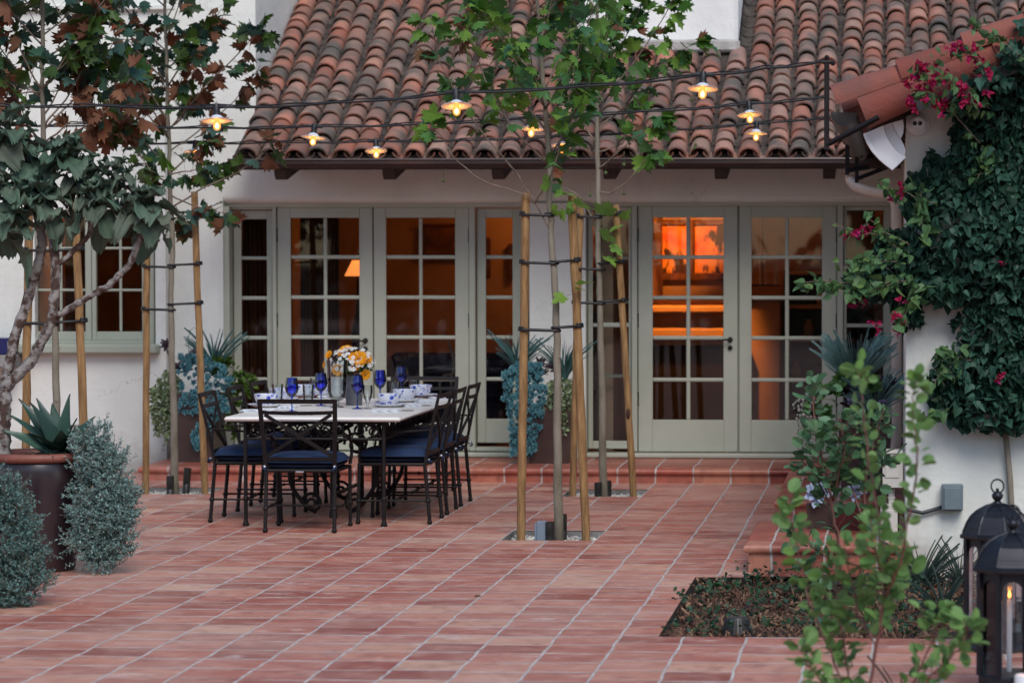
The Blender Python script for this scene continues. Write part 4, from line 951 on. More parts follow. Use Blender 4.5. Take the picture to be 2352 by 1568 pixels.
    mb = MB(); per = [cush(u, v, 1) for u, v in [(-1+2*i/10, -1) for i in range(10)]+[(1, -1+2*i/10) for i in range(10)]+[(1-2*i/10, 1) for i in range(10)]+[(-1, 1-2*i/10) for i in range(11)]]
    mb.tube(per, .005, 6, caps=False); mb.build('piping', NAVY, cu, smooth=True)
    for s in (-1, 1): MB().ball((s*.238, yb_-.012, .445), .009, 8).build('tie_button', M('pearl button', (.7, .7, .72), rough=.3) if s < 0 else bpy.data.materials['pearl button'], cu, smooth=True)
    MB().tube([(-.24, yb_+.0, .44), (-.25, yb_-.02, .445), (-.235, yb_-.03, .43), (-.22, yb_-.02, .42)], .008, 5).tube([(.24, yb_, .44), (.25, yb_-.02, .445), (.235, yb_-.03, .43), (.22, yb_-.02, .42)], .008, 5).build('cushion_tie', NAVY, cu, smooth=True)
    return t
proto = make_chair()
CH = [(-4.0, 19.80, 0, 'dark metal chair with crossed back and navy cushion at the near end of the table'),
      (-4.53, 20.50, -90, 'dark metal chair on the left of the table, the one nearest the camera'),
      (-4.53, 21.36, -90, 'dark metal chair in the middle of the left side of the table'),
      (-4.53, 22.15, -90, 'dark metal chair on the left of the table, farthest from the camera'),
      (-3.47, 20.45, 90, 'dark metal chair on the right of the table, the one nearest the camera'),
      (-3.47, 21.18, 90, 'dark metal chair in the middle of the right side of the table'),
      (-3.47, 21.88, 90, 'dark metal chair on the right of the table, farthest from the camera'),
      (-3.72, 22.78, 180, 'dark metal chair at the far end of the table, before the french doors')]
for i, (x, y, a, lab) in enumerate(CH):
    c = proto if i == 0 else copy_tree(proto); c.location = (x, y, 0); c.rotation_euler = (0, 0, R(a+random.uniform(-1.5, 1.5)*(i > 0)))
    tag(c, lab, 'chair', 'dining chairs round the table')
tl = T(0, 0); 
tag(MB().bbox((-4.03, 19.566, .404), (-3.975, 19.568, .415), .0005).build('furniture_label', M('silver label', (.5, .5, .52), rough=.3, metal=.6), proto), None)
# ================================================================== TABLEWARE
TZ = .7555
def lathe_thing(name, prof, mat, p, lab, cat, group, n=24, smooth=60):
    mb = MB(); mb.lathe(prof, p, n); o = mb.build(name, mat, origin=p, smooth=smooth); return tag(o, lab, cat, group)
WGL = [(.001, .003), (.036, .002), (.037, .004), (.010, .009), (.0045, .02), (.004, .085), (.008, .098), (.026, .112), (.040, .135), (.0435, .160), (.040, .195), (.034, .232), (.033, .232), (.0388, .195), (.042, .160), (.0385, .136), (.025, .114), (.001, .102)]
goblets = [((530, 872), 'cobalt blue wine glass behind the back of the near chair'), ((865, 802), 'cobalt blue wine glass just left of the white candle vase'), ((1282, 838), 'cobalt blue wine glass right in front of the grey flower pot'),
           ((1543, 760), 'cobalt blue wine glass behind the floral bowl, third from the right end'), ((1787, 712), 'cobalt blue wine glass farthest to the right and rear')]
for (u, v), lab in goblets:
    p = T(u, v); p = (p[0], p[1], TZ); lathe_thing('wine_glass', [(r*1.1, z*1.04) for r, z in WGL], GLASSB, p, lab, 'wine glass', 'blue wine glasses on the table')
TUM = [(.001, .002), (.026, .001), (.027, .006), (.028, .03), (.032, .105), (.0312, .105), (.027, .03), (.024, .014), (.001, .012)]
STM = [(.001, .003), (.030, .002), (.031, .004), (.008, .010), (.006, .03), (.012, .042), (.028, .075), (.034, .11), (.033, .155), (.032, .155), (.0328, .11), (.026, .076), (.001, .05)]
for (u, v), pr__, lab in (((365, 770), TUM, 'clear water tumbler left of the nearest blue wine glass'), ((718, 775), TUM, 'clear thick tumbler between the two left blue wine glasses'),
        ((1400, 838), STM, 'clear stemmed goblet right of the grey flower pot'), ((1715, 740), TUM, 'clear tall tumbler behind the blossom patterned bowl'), ((1930, 668), TUM, 'clear tumbler at the far right rear of the table'), ((800, 690), TUM, 'clear tumbler behind the second blue wine glass')):
    p = T(u, v); p = (p[0], p[1], TZ); s = 1.35 if pr__ is TUM else 1.1
    lathe_thing('water_glass', [(r*s if pr__ is TUM else r*1.05, z*s) for r, z in pr__], GLASSC, p, lab, 'glass', 'clear glasses on the table')
def china(name, c2, sc, th, rings=True):
    m = bpy.data.materials.new(name); m.use_nodes = True; nt = m.node_tree; b = nt.nodes['Principled BSDF']
    v = N(nt, 'ShaderNodeTexVoronoi'); v.inputs['Scale'].default_value = sc; tc = N(nt, 'ShaderNodeTexCoord'); nt.links.new(tc.outputs['Object'], v.inputs[0])
    a = ramp(nt, v.outputs['Distance'], [(th*.5, (.02, .05, .42)), (th*.8, (.10, .16, .6)), (th, (.70, .72, .78))])
    f = ramp(nt, noise(nt, sc*2.2, 4, .7), [(.56, (0, 0, 0)), (.60, (1, 1, 1))])
    c = mixc(nt, f, a, c2); nt.links.new(c, b.inputs['Base Color']); b.inputs['Roughness'].default_value = .18; return m
CHI = [china('blue floral china', (.74, .75, .8), 22, .42), china('blue blossom china', (.74, .78, .85), 30, .30), china('deep blue patterned china', (.05, .09, .5), 26, .40)]
BOWL = [(.001, .004), (.034, .004), (.036, .0), (.040, .0), (.041, .008), (.060, .022), (.073, .048), (.079, .080), (.0765, .080), (.070, .048), (.056, .024), (.036, .012), (.001, .011)]
PLATE = [(.001, .004), (.075, .003), (.078, 0), (.082, .001), (.10, .008), (.132, .020), (.1325, .022), (.10, .012), (.08, .006), (.001, .007)]
SET = [((235, 815), 0, 'nearest on the left side'), ((405, 745), 2, 'second on the left side'), ((640, 700), 1, 'third on the left side'), ((860, 690), 2, 'behind the hurricane vase'),
       ((1645, 812), 0, 'nearest on the right side'), ((1825, 756), 1, 'second on the right side'), ((2010, 702), 2, 'farthest on the right side')]
for (u, v), ci, where in SET:
    p = T(u, v); p = (p[0], p[1], TZ)
    mb = MB(); mb.lathe(PLATE, p, 32); tag(mb.build('plate', WHITE, origin=p, smooth=60), 'white dinner plate with a fine blue rim, %s of the table' % where if 'behind' not in where else 'white dinner plate with a fine blue rim behind the hurricane vase', 'plate', 'dinner plates')
    mb = MB(); mb.lathe([(.1315, .0225), (.1325, .0240), (.1335, .0225), (.1325, .0205), (.1315, .0225)], p, 32); rim = mb.build('rim', CHI[2], [o for o in COL.objects if o.name.startswith('plate')][-1] if False else None, origin=p, smooth=True)
    # the rim belongs to the plate
    pl = [o for o in COL.objects if o.name.startswith('plate')]; pl = max(pl, key=lambda o: (o.location-Vector(p)).length*-1); rim.parent = pl; rim.location = (0, 0, 0)
    q = (p[0], p[1], TZ+.0085); mb = MB(); mb.lathe([(r*1.13, z*1.08) for r, z in BOWL], q, 32); tag(mb.build('bowl', CHI[ci], origin=q, smooth=60), ('blue and white floral bowl', 'pale blue blossom bowl', 'deep blue patterned bowl')[ci]+' '+('behind the hurricane vase' if 'behind' in where else where+' of the table'), 'bowl', 'china bowls')
NAP = M('white linen napkin', (.62, .66, .70), (.70, .73, .77), rough=.95, nscale=12, bump=.5, bscale=90)
def napkin(u, v, a, lab, w_=.16, l_=.11):
    p = T(u, v); mb = MB(); n = 9
    for lay in range(3):
        V = []; 
        for i in range(n+1):
            for j in range(5):
                x = (-.5+i/n)*w_*(1-.04*lay); y = (-.5+j/4)*l_*(1-.05*lay); V.append((x, y, .003+lay*.006+.003*math.sin(i*1.9+lay)*math.cos(j*1.3)))
        mb.add(V, [(i*5+j, (i+1)*5+j, (i+1)*5+j+1, i*5+j+1) for i in range(n) for j in range(4)])
    c, s = math.cos(a), math.sin(a); mb.v = [(x*c-y*s, x*s+y*c, z) for x, y, z in mb.v]
    o = mb.build('napkin', NAP, smooth=True); o.location = (p[0], p[1], TZ); tag(o, lab, 'napkin', 'folded napkins')
    md = o.modifiers.new('th', 'SOLIDIFY'); md.thickness = .004
napkin(1600, 872, .05, 'folded white napkin right of the near wine glass, at the near table edge', .21); napkin(1905, 810, .4, 'folded white napkin beside the second plate on the right', .14); napkin(2060, 770, .5, 'folded white napkin beyond the second right plate', .14); napkin(2200, 722, .4, 'folded white napkin at the far right corner of the table', .12)
napkin(480, 830, -.2, 'folded white napkin right of the nearest left plate', .12); napkin(920, 705, .0, 'folded white napkin left of the hurricane vase foot', .12); napkin(150, 868, .05, 'folded white napkin at the near left corner of the table', .26)
# charger rims (woven brown discs seen under the right plates)
for (u, v), lab in (((1860, 858), 'round brown woven coaster at the near right of the table'), ((690, 800), 'round brown woven coaster behind the back of the near chair'), ((2060, 800), 'round brown woven coaster under the right napkins')):
    p = T(u, v); p = (p[0], p[1], TZ); lathe_thing('coaster', [(.001, 0), (.045, 0), (.046, .003), (.001, .004)], M('woven brown', (.12, .09, .06), rough=.9), p, lab, 'coaster', 'coasters')
# hurricane vase with pillar candle
hv = T(1050, 822); hv = (hv[0], hv[1], TZ); hur = thing('hurricane_vase', 'tall clear glass hurricane vase with a seeded rim holding a white candle', 'vase', hv)
mb = MB(); mb.lathe([(.001, .004), (.048, .003), (.05, .007), (.02, .013), (.011, .024), (.016, .036), (.012, .046), (.04, .058), (.062, .08), (.068, .12), (.070, .22), (.078, .345), (.0755, .345), (.067, .22), (.065, .12), (.058, .083), (.035, .064), (.001, .058)], hv, 32); mb.build('glass', GLASSC, hur, smooth=60)
mb = MB(); 
for k in range(36): a, z = random.uniform(0, 6.28), random.uniform(.1, .32); mb.ball((hv[0]+.071*math.cos(a), hv[1]+.071*math.sin(a), hv[2]+z), .003, 6)
mb.build('glass_bead', GLASSC, hur)
cp_ = (hv[0], hv[1], TZ+.062); ct = thing('pillar_candle', 'white unlit pillar candle standing inside the hurricane vase', 'candle', cp_)
MB().lathe([(.001, 0), (.043, 0), (.043, .148), (.038, .153), (.001, .150)], cp_, 24).build('wax', M('ivory wax', (.70, .71, .66), rough=.5), ct, smooth=50); MB().tube([(cp_[0], cp_[1], cp_[2]+.149), (cp_[0]+.002, cp_[1], cp_[2]+.160)], .001, 5).build('wick', LB, ct)
# grey pot with flowers
fp = T(1210, 805); fp = (fp[0]-.0, fp[1]+.12, TZ); ft = thing('flower_pot', 'zinc grey pot holding the yellow and white flower arrangement', 'pot', fp)
zh = .215; MB().lathe([(.001, .0), (.058, 0), (.060, .004), (.066, zh), (.070, zh+.002), (.070, zh+.008), (.063, zh+.008), (.060, .02), (.001, .02)], fp, 28).build('pot', M('zinc grey', (.085, .09, .10), (.13, .135, .15), rough=.6, metal=.3, nscale=12), ft, smooth=50)
fl = thing('flower_arrangement', 'bouquet of golden sunflowers and small white daisies in the grey pot', 'flowers', (fp[0], fp[1], fp[2]+zh))
FC = Vector((fp[0]-.01, fp[1], TZ+.30))
GRN = M('bouquet foliage', None, rough=.5, trans=.1, island=[(.03, .07, .015), (.05, .11, .02), (.02, .05, .015)])
mb = MB(); pts = []; dr = []
for _ in range(380):
    d = rv().normalized(); d.z = abs(d.z)*.9-.25; r = random.uniform(.02, .11); pts.append(FC+Vector((d.x*1.25, d.y, d.z))*r+Vector((0, 0, -.03))); dr.append(d)
leaves(mb, ROUND, pts, .035, .6, .6, dr); mb.build('foliage', GRN, fl)
YEL = M('golden petal', None, rough=.5, trans=.25, island=[(.85, .36, .01), (.9, .42, .015), (.8, .28, .01)]); EYE = M('flower eye', (.30, .10, .02), (.5, .22, .03), nscale=60, rough=.9); WH = M('white petal', (.78, .78, .76), rough=.5)
def flower(c, nrm, r, n, mb_p, mb_e, w_=1.):
    nrm = Vector(nrm).normalized(); a = nrm.orthogonal().normalized(); b = nrm.cross(a)
    for lay in range(2 if n > 10 else 1):
        for k in range(n):
            an = 2*math.pi*(k+.5*lay)/n+random.uniform(-.1, .1); d = a*math.cos(an)+b*math.sin(an); dd = d+nrm*(.15+.35*lay+random.uniform(-.1, .1))
            mb_p.inst(PETAL[0], PETAL[1], [xf(Vector(c)+d*r*.15, dd, nrm, (r*.75*w_, r*.85*(1-.15*lay), r*.5))])
    mb_e.lathe([(r*.28, -.2*r), (r*.26, .0), (r*.001, .06*r)], (0, 0, 0), 10) if False else mb_e.ball(Vector(c)+nrm*r*.06, r*.26, 8, .7)
mp, me_ = MB(), MB()
def FP_(u, v, dy): p = T(u, v); q = gy((600+u/4.704)*.9408, (820+v/4.704)*.9408, fp[1]+dy); return q
for u, v, dy, r, nn in ((1300, 262, -.09, .062, (0.1, -1, .35)), (1385, 255, -.02, .05, (.9, -.6, .5)), (1062, 385, -.06, .05, (0, -1, .1)), (1372, 440, -.05, .045, (.5, -.7, -.3)), (1150, 150, .02, .045, (-.1, -.5, 1)), (955, 215, .0, .035, (-.6, -.7, .5)), (1235, 245, -.1, .04, (-.3, -1, .3)), (1095, 190, -.04, .035, (-.2, -.8, .7)), (905, 330, 0, .03, (-1, -.4, .2)), (1260, 345, -.09, .035, (0, -1, .1))):
    flower(FP_(u, v, dy), nn, r, 13, mp, me_)
yf = mp.build('yellow_petals', YEL, fl); me_.build('flower_eye', EYE, yf)
mp, me_ = MB(), MB()
for _ in range(230):
    d = rv().normalized()
    if d.z < -.35: continue
    if d.y > .5: continue
    c = FC+Vector((d.x*.165, d.y*.12, d.z*.125))+rv(.006); flower(c, d+Vector((0, -.3, .2)), random.uniform(.012, .018), 6, mp, me_, 1.3)
yf = mp.build('white_petals', WH, fl); me_.build('daisy_eye', M('daisy eye', (.5, .4, .12)), yf)
# ================================================================== TREES
GREENL = M('sycamore leaf green', None, rough=.42, trans=.22, island=[(.03, .085, .012), (.06, .145, .02), (.035, .11, .05), (.09, .20, .03), (.05, .14, .07), (.12, .24, .035), (.14, .25, .04), (.05, .12, .015)])
LIMEL = M('young sycamore leaf', None, rough=.45, trans=.35, island=[(.14, .26, .03), (.18, .32, .05), (.12, .24, .07)])
DARKL = M('sycamore leaf dark', None, rough=.42, trans=.18, island=[(.022, .055, .012), (.045, .09, .014), (.025, .07, .05), (.05, .10, .08), (.038, .065, .014), (.06, .11, .02)])
BROWNL = M('dry sycamore leaf', None, rough=.7, trans=.2, island=[(.13, .045, .022), (.18, .075, .04), (.09, .035, .02), (.22, .10, .055), (.11, .06, .03), (.16, .045, .02)])
def limb(a, d, L, r, n=7, lift=.35, wob=.05):
    P = [Vector(a)]; d = Vector(d).normalized()
    for i in range(n):
        d = (d+Vector((0, 0, lift/n))+rv(wob)).normalized(); P.append(P[-1]+d*(L/n))
    return P, [r*(1-.85*i/n) for i in range(n+1)]
def tree(name, label, base, trunk, y0, seed, zc0, zc1, nb, blen, nl, greens, brown_frac, size=.155, side=None, hand=(), group='young staked sycamores', lean=None, bz_=lambda z: 0., dens=None):
    random.seed(seed); t = thing(name, label, 'tree', base, group)
    P = [Vector(gy(u, v, y0+dy)) for u, v, dy in trunk]; P[0].z = base[2]-.02; n0 = len(P)
    fine = []; rad = []
    for i in range(n0-1):
        for k in range(5): fine.append(P[i].lerp(P[i+1], k/5)+Vector((random.gauss(0, .0025), random.gauss(0, .0025), 0)))
    fine.append(P[-1]); z0, z1 = fine[0].z, fine[-1].z
    rad = [(.030*(1-.80*((p.z-z0)/(z1-z0))**.9)+.003)*(1.25 if i == 0 else 1)+random.uniform(-.0012, .0012) for i, p in enumerate(fine)]
    mb = MB(); mb.tube(fine, rad, 12)
    for i, p in enumerate(fine):            # old branch collars
        if .35 < p.z < zc0+.2 and random.random() < .55:
            an = random.uniform(0, 6.28); q = p+Vector((math.cos(an), math.sin(an), 0))*rad[i]*.85; mb.ball(tuple(q), rad[i]*random.uniform(.28, .42), 7, .9)
    mb.build('trunk', BARK, t, smooth=True)
    def at_z(z):
        for a, b in zip(fine, fine[1:]):
            if a.z <= z <= b.z: return a.lerp(b, (z-a.z)/max(1e-6, b.z-a.z))
        return fine[-1]
    tw = MB(); pts = []; dirs = []
    def leafy(PP, RR, nleaf, start=.25):
        tw.tube(PP, RR, 6)
        for _ in range(nleaf):
            s = start+(1-start)*random.random()**.8; k = s*(len(PP)-1); i = min(int(k), len(PP)-2); p = PP[i].lerp(PP[i+1], k-i)
            d = (PP[i+1]-PP[i]).normalized()+rv(.9); d.z -= .25; d.normalize(); pet = random.uniform(.03, .09); q = p+d*pet
            tw.tube([p, q], .0013, 3, caps=False); pts.append(q); dirs.append(d+Vector((0, 0, -.35)))
    for k in range(nb):
        f = (k+random.random())/nb; z = zc0+(zc1-zc0)*f; a = at_z(z); an = k*2.4+random.uniform(-.5, .5)
        if side: an = side(k)
        el = random.uniform(.35, .95); d = Vector((math.cos(an)*math.cos(el), math.sin(an)*math.cos(el), math.sin(el)))
        L = blen*(1-.25*f)*random.uniform(.65, 1.15); PP, RR = limb(a, d, L, .0085*(1-.4*f), lift=.45); leafy(PP, RR, int(nl*random.uniform(.7, 1.2)), .2)
        for _ in range(2):
            i = random.randint(2, 5); d2 = (PP[i+1]-PP[i]).normalized()+rv(.5); P2, R2 = limb(PP[i], d2, L*.45, .004, 5); leafy(P2, R2, int(nl*.4), .15)
    for px_list, nleaf, st in hand:
        Q = [Vector(gy(u, v, y0+dy)) for u, v, dy in px_list]; F_ = []
        for i in range(len(Q)-1):
            for k in range(4): F_.append(Q[i].lerp(Q[i+1], k/4)+rv(.003))
        F_.append(Q[-1]); leafy(F_, [.0075*(1-.75*i/len(F_)) for i in range(len(F_))], nleaf, st)
    tw.build('branches', TWIG, t, smooth=True)
    gi = [i for i in range(len(pts)) if random.random() > (brown_frac(pts[i]) if callable(brown_frac) else brown_frac)]; gs = set(gi); bi = [i for i in range(len(pts)) if i not in gs]
    mb = MB(); leaves(mb, SYC, [pts[i] for i in gi if i % 3], size, .8, .35, [dirs[i] for i in gi if i % 3]); leaves(mb, SYC2, [pts[i] for i in gi if not i % 3], size, .5, .5, [dirs[i] for i in gi if not i % 3]); mb.build('crown', greens, t)
    if bi:
        mb = MB(); leaves(mb, SYC2, [pts[i] for i in bi], size*.95, .1, .7, [dirs[i]+Vector((0, 0, -.5)) for i in bi]); mb.build('dry_leaves', BROWNL, t)
    return t
Y1, Y2, Y3, Y4 = 19.47, 22.92, 22.95, 19.47
b = gz(1283, 1233); t1 = tree('sycamore_tree', 'young sycamore between two stakes in the tree pit nearest the camera', (b[0], Y1, -.06), [(1283, 1240, 0), (1280, 900, 0), (1277, 700, 0), (1268, 560, 0), (1262, 470, 0), (1262, 380, 0), (1252, 250, 0), (1240, 100, 0), (1228, -60, .02), (1220, -260, 0)], Y1, 11, 2.5, 4.1, 13, .85, 13, GREENL, .07, size=.130,
    hand=[([(1268, 545, 0), (1250, 500, -.02), (1228, 465, -.03), (1215, 450, -.05), (1100, 412, -.12), (1045, 365, -.15), (1015, 315, -.18), (990, 290, -.2)], 9, .82),
          ([(1228, 465, -.03), (1190, 400, .1), (1120, 320, .2), (1060, 240, .25), (1010, 140, .3), (985, 40, .3)], 34, .42),
          ([(1228, 465, -.03), (1262, 410, -.05), (1280, 360, -.1), (1300, 250, -.2), (1330, 120, -.25)], 26, .3),
          ([(1262, 380, 0), (1180, 300, -.2), (1120, 200, -.3), (1080, 80, -.35), (1070, 0, -.3)], 40, .25),
          ([(1262, 380, 0), (1300, 300, .2), (1340, 200, .3), (1370, 60, .3)], 30, .2),
          ([(1252, 250, 0), (1200, 170, .2), (1130, 60, .3), (1090, -40, .3)], 34, .15), ([(1252, 250, 0), (1310, 160, -.2), (1350, 60, -.3), (1380, -60, -.3)], 34, .1)])
b = gz(1386, 1137); t2 = tree('sycamore_tree', 'young sycamore in the second pit, farther back, crown against the white chimney', (b[0], Y2, -.06), [(1386, 1145, 0), (1383, 900, 0), (1378, 700, 0), (1374, 560, 0), (1374, 440, 0), (1372, 300, 0), (1372, 150, 0), (1370, -40, 0), (1368, -200, 0)], Y2, 23, 2.85, 4.6, 9, .80, 10, GREENL, .05, size=.135,
    hand=[([(1374, 440, 0), (1400, 445, -.05), (1440, 420, -.08), (1455, 400, -.1), (1480, 370, -.1), (1500, 352, -.1)], 11, .75), ([(1374, 520, 0), (1330, 450, .1), (1290, 425, .15)], 5, .7),
          ([(1372, 390, 0), (1420, 350, -.1), (1480, 300, -.15), (1540, 250, -.2)], 16, .6), ([(1372, 300, 0), (1430, 250, .1), (1500, 160, .1), (1560, 120, .1), (1620, 85, .1)], 22, .5), ([(1372, 250, 0), (1450, 150, -.1), (1520, 50, -.15), (1560, -30, -.15)], 34, .25), ([(1372, 330, 0), (1330, 270, .2), (1300, 190, .2)], 14, .4),
          ([(1372, 200, 0), (1430, 100, 0), (1480, 0, 0)], 34, .1), ([(1372, 170, 0), (1400, 60, -.2), (1440, -40, -.2)], 30, .1), ([(1372, 350, 0), (1430, 330, .1), (1470, 235, .1)], 10, .5)])
def bf3(p): return .62 if 2.75 < p.z < 3.35 and random.random() < .8 else .22
b = gz(400, 1130); t3 = tree('sycamore_tree', 'young sycamore with browning leaves in the pit left of the dining table', (b[0], Y3, -.06), [(402, 1140, 0), (398, 900, 0), (392, 700, 0), (396, 560, 0), (392, 470, 0), (388, 350, 0), (384, 200, 0), (380, 60, 0), (378, -150, 0)], Y3, 31, 2.45, 4.4, 18, .86, 16, DARKL, bf3, size=.145,
    hand=[([(392, 450, 0), (440, 470, -.1), (480, 480, -.1), (515, 490, -.1)], 17, .3), ([(392, 470, 0), (430, 500, .1), (420, 520, .1)], 12, .4), ([(390, 480, 0), (470, 430, -.1), (540, 400, -.15), (585, 370, -.2), (640, 320, -.2)], 9, .6), ([(388, 400, 0), (450, 390, 0), (500, 400, 0)], 26, .1), ([(388, 420, 0), (350, 400, -.2), (320, 350, -.2)], 22, .1),
          ([(388, 350, 0), (460, 300, .1), (540, 230, .1), (600, 150, .1)], 26, .3), ([(388, 300, 0), (470, 200, -.1), (560, 110, -.1), (600, 60, -.1)], 28, .3), ([(388, 320, 0), (320, 240, .1), (270, 140, .1)], 24, .2), ([(385, 200, 0), (450, 100, 0), (510, 20, 0)], 26, .2)])
def bf4(p): return .66 if 2.55 < p.z < 2.95 else .20
b = gz(130, 1236); t4 = tree('sycamore_tree', 'young sycamore at the far left, behind the big leaved plant in the urn', (b[0], Y4, -.06), [(131, 1240, 0), (130, 1000, 0), (128, 800, 0), (122, 600, 0), (115, 450, 0), (100, 320, 0), (97, 200, 0), (98, 80, 0), (98, -60, 0), (98, -260, 0)], Y4, 47, 2.35, 4.0, 14, .85, 13, DARKL, bf4, size=.160,
    hand=[([(100, 290, 0), (150, 230, .1), (180, 180, .1), (200, 120, .1)], 16, .5), ([(98, 210, 0), (60, 150, -.1), (30, 60, -.1)], 9, .4), ([(105, 340, 0), (180, 300, -.1), (250, 250, -.1), (300, 180, -.15)], 26, .25), ([(97, 210, 0), (40, 215, -.1), (30, 195, -.1)], 2, .8), ([(100, 300, 0), (200, 200, .2), (270, 80, .2)], 28, .2), ([(98, 150, 0), (190, 60, 0), (240, 0, 0)], 24, .2), ([(100, 330, 0), (160, 280, .15), (240, 280, .15), (280, 300, .15)], 22, .2)])
# pale new leaves low on the trunks
def sprout(parent, y0, items, size):
    mb = MB(); tw = MB()
    for u, v, dx_, dz_ in items:
        p = Vector(gy(u, v, y0)); d = Vector((dx_, -.35, dz_)); leaves(mb, SYC, [p], size*1.25, .6, .12, [d]); tw.tube([p, p-d.normalized()*.05], .0015, 4)
    mb.build('new_leaves', LIMEL, parent); tw.build('leaf_stalks', TWIG, parent)
random.seed(5)
sprout(t1, Y1-.06, [(1262, 432, -.2, .6), (1275, 445, .8, .2), (1300, 475, .7, -.3), (1285, 485, .4, -.8), (1265, 480, .6, -.5), (1320, 470, 1, -.2), (1295, 445, .9, -.1), (1298, 680, -.6, -.2), (1330, 655, .8, .3), (1325, 665, .6, .1)], .10)
sprout(t2, Y2-.06, [(1400, 535, .5, .2), (1380, 542, .8, -.1), (1412, 560, .3, -.7), (1425, 500, .9, .5), (1390, 590, .4, -.4), (1385, 495, .2, .6)], .13)
sprout(t3, Y3-.1, [(365, 350, .4, -.5), (375, 365, .3, -.2)], .19)
# seed balls
random.seed(3)
for tt, items in ((t1, ((1391, 397), (1018, 475-60), (1433, 378), (1355, 478-30))), (t2, ((1645-50, 360-20), (1598, 333), (1647-60, 230), (1433, 445)))):
    mb = MB()
    for u, v in items:
        yy = Y1 if tt is t1 else Y2; p = Vector(gy(u, v, yy+.1)); mb.ball(tuple(p), .013, 8); mb.tube([p, p+Vector((.004, 0, .09))], .001, 3)
    mb.build('seed_balls', M('seed ball', (.07, .10, .03), rough=.9), tt)
# stakes and ties
def stake(b, top, y, r, lab, knot=None):
    a = Vector(gy(b[0], b[1], y)); a.z = -.07; c = Vector(gy(top[0], top[1], y)); n = 14; mb = MB()
    P = [a.lerp(c, i/n)+Vector((random.gauss(0, .0015), 0, 0)) for i in range(n+1)]; mb.tube(P, [r*random.uniform(.96, 1.04) for _ in P], 12)
    o = mb.build('tree_stake', STAKE, origin=tuple(a), smooth=50); tag(o, lab, 'stake', 'timber tree stakes')
    if knot:
        k = Vector(gy(*knot, y-r*.93)); MB().ball(tuple(k), .017, 8, 2.6).build('knot', KNOT, o, smooth=True)
    return a, c
def band(p, q, r1, r2, lab):
    """rubber tie looping stake (p, radius r1) and trunk (q, radius r2)"""
    p, q = Vector(p), Vector(q); d = q-p; d.z = 0; d.normalize(); nrm = Vector((-d.y, d.x, 0)); P = []
    for i in range(9): a = math.pi/2+math.pi*i/8; P.append(p+d*math.cos(a)*(r1+.006)+nrm*math.sin(a)*(r1+.006))
    for i in range(9): a = -math.pi/2+math.pi*i/8; P.append(q+d*math.cos(a)*(r2+.006)+nrm*math.sin(a)*(r2+.006))
    P.append(P[0]); mb = MB(); mb.tube(P, .0115, 6, flat=.9); mb.tube([x+Vector((0, 0, .014)) for x in P[:9]], .0095, 6)
    tag(mb.build('tree_tie', RUB, origin=tuple(p), smooth=True), lab, 'tree tie', 'black rubber tree ties')
ords = ['topmost', 'middle', 'lowest']
for (sy, st, where, trunk_u, ties) in (
    (Y1, [((1196, 1240), (1208, 443), 'left stake of the nearest tree', None, .0285), ((1347, 1242), (1313, 450), 'right stake of the nearest tree', None, .0285)], 'nearest tree', lambda v: 1262 if v < 520 else (1272 if v < 620 else 1277), (((1207, 493), (1308, 488), 512), ((1206, 603), (1320, 598), 610), ((1204, 757), (1326, 749), 758))),
    (Y2, [((1315, 1142), (1333, 465), 'left stake of the second tree', None, .0275), ((1456, 1144), (1415, 470), 'knotted right stake of the second tree', (1443, 950), .0275)], 'second tree', lambda v: 1374 if v < 560 else 1381, (((1332, 497), (1417, 492), 505), ((1328, 617), (1423, 602), 612), ((1325, 695), (1428, 690), 700))),
    (Y3, [((335, 1134), (338, 440), 'left stake of the tree beside the table', None, .0275), ((471, 1136), (446, 440), 'right stake of the tree beside the table', None, .0275)], 'tree beside the table', lambda v: 394, (((338, 500), (447, 486), 500), ((337, 612), (453, 606), 612), ((336, 710), (455, 696), 704))),
    (Y4, [((55, 1238), (68, 440), 'left stake of the leftmost tree', None, .0285), ((203, 1238), (172, 460), 'right stake of the leftmost tree', None, .0285)], 'leftmost tree', lambda v: 124, (((67, 575), (180, 572), 578), ((63, 742), (187, 737), 744)))):
    for bb, tp, lab, kn, r in st: stake(bb, tp, sy, r, 'round timber '+lab, kn)
    for k, (l, rr, tv) in enumerate(ties):
        c = gy(trunk_u(tv), tv, sy); nm = ords[k] if len(ties) == 3 else ('upper', 'lower')[k]
        band(gy(*l, sy), (c[0], sy, gy(*l, sy)[2]-.006), .028, .020, '%s black rubber tie on the left stake of the %s' % (nm, where))
        band(gy(*rr, sy), (c[0], sy, gy(*rr, sy)[2]-.010), .028, .020, '%s black rubber tie on the right stake of the %s' % (nm, where))
# uplights and boxes in the pits
UPL = M('black fitting', (.012, .012, .012), (.03, .027, .024), rough=.45)
def uplight(u, v0, v1, y, lab, tilt=0.):
    p = Vector(gy(u, v1, y)); p.z = -.066; h = Z(v0, y)+.066; r = .030; o = MB().lathe([(.001, 0), (r, 0), (r, h*.45), (r*.93, h*.46), (r, h*.48), (r, h), (r*.85, h), (r*.85, h-.03), (.001, h-.03)], tuple(p), 18).build('uplight', UPL, origin=tuple(p), smooth=50)
    o.rotation_euler = (0, tilt, 0); return tag(o, lab, 'uplight', 'black garden uplights')
uplight(1263, 1198, 1240, Y1-.17, 'black cylindrical uplight at the front foot of the nearest tree'); uplight(1292, 1180, 1225, Y1+.10, 'black cylindrical uplight hidden behind the foot of the nearest tree')
uplight(1374, 1107, 1140, Y2-.12, 'black cylindrical uplight in front of the second tree'); uplight(1396, 1103, 1138, Y2+.08, 'black cylindrical uplight behind the second tree')
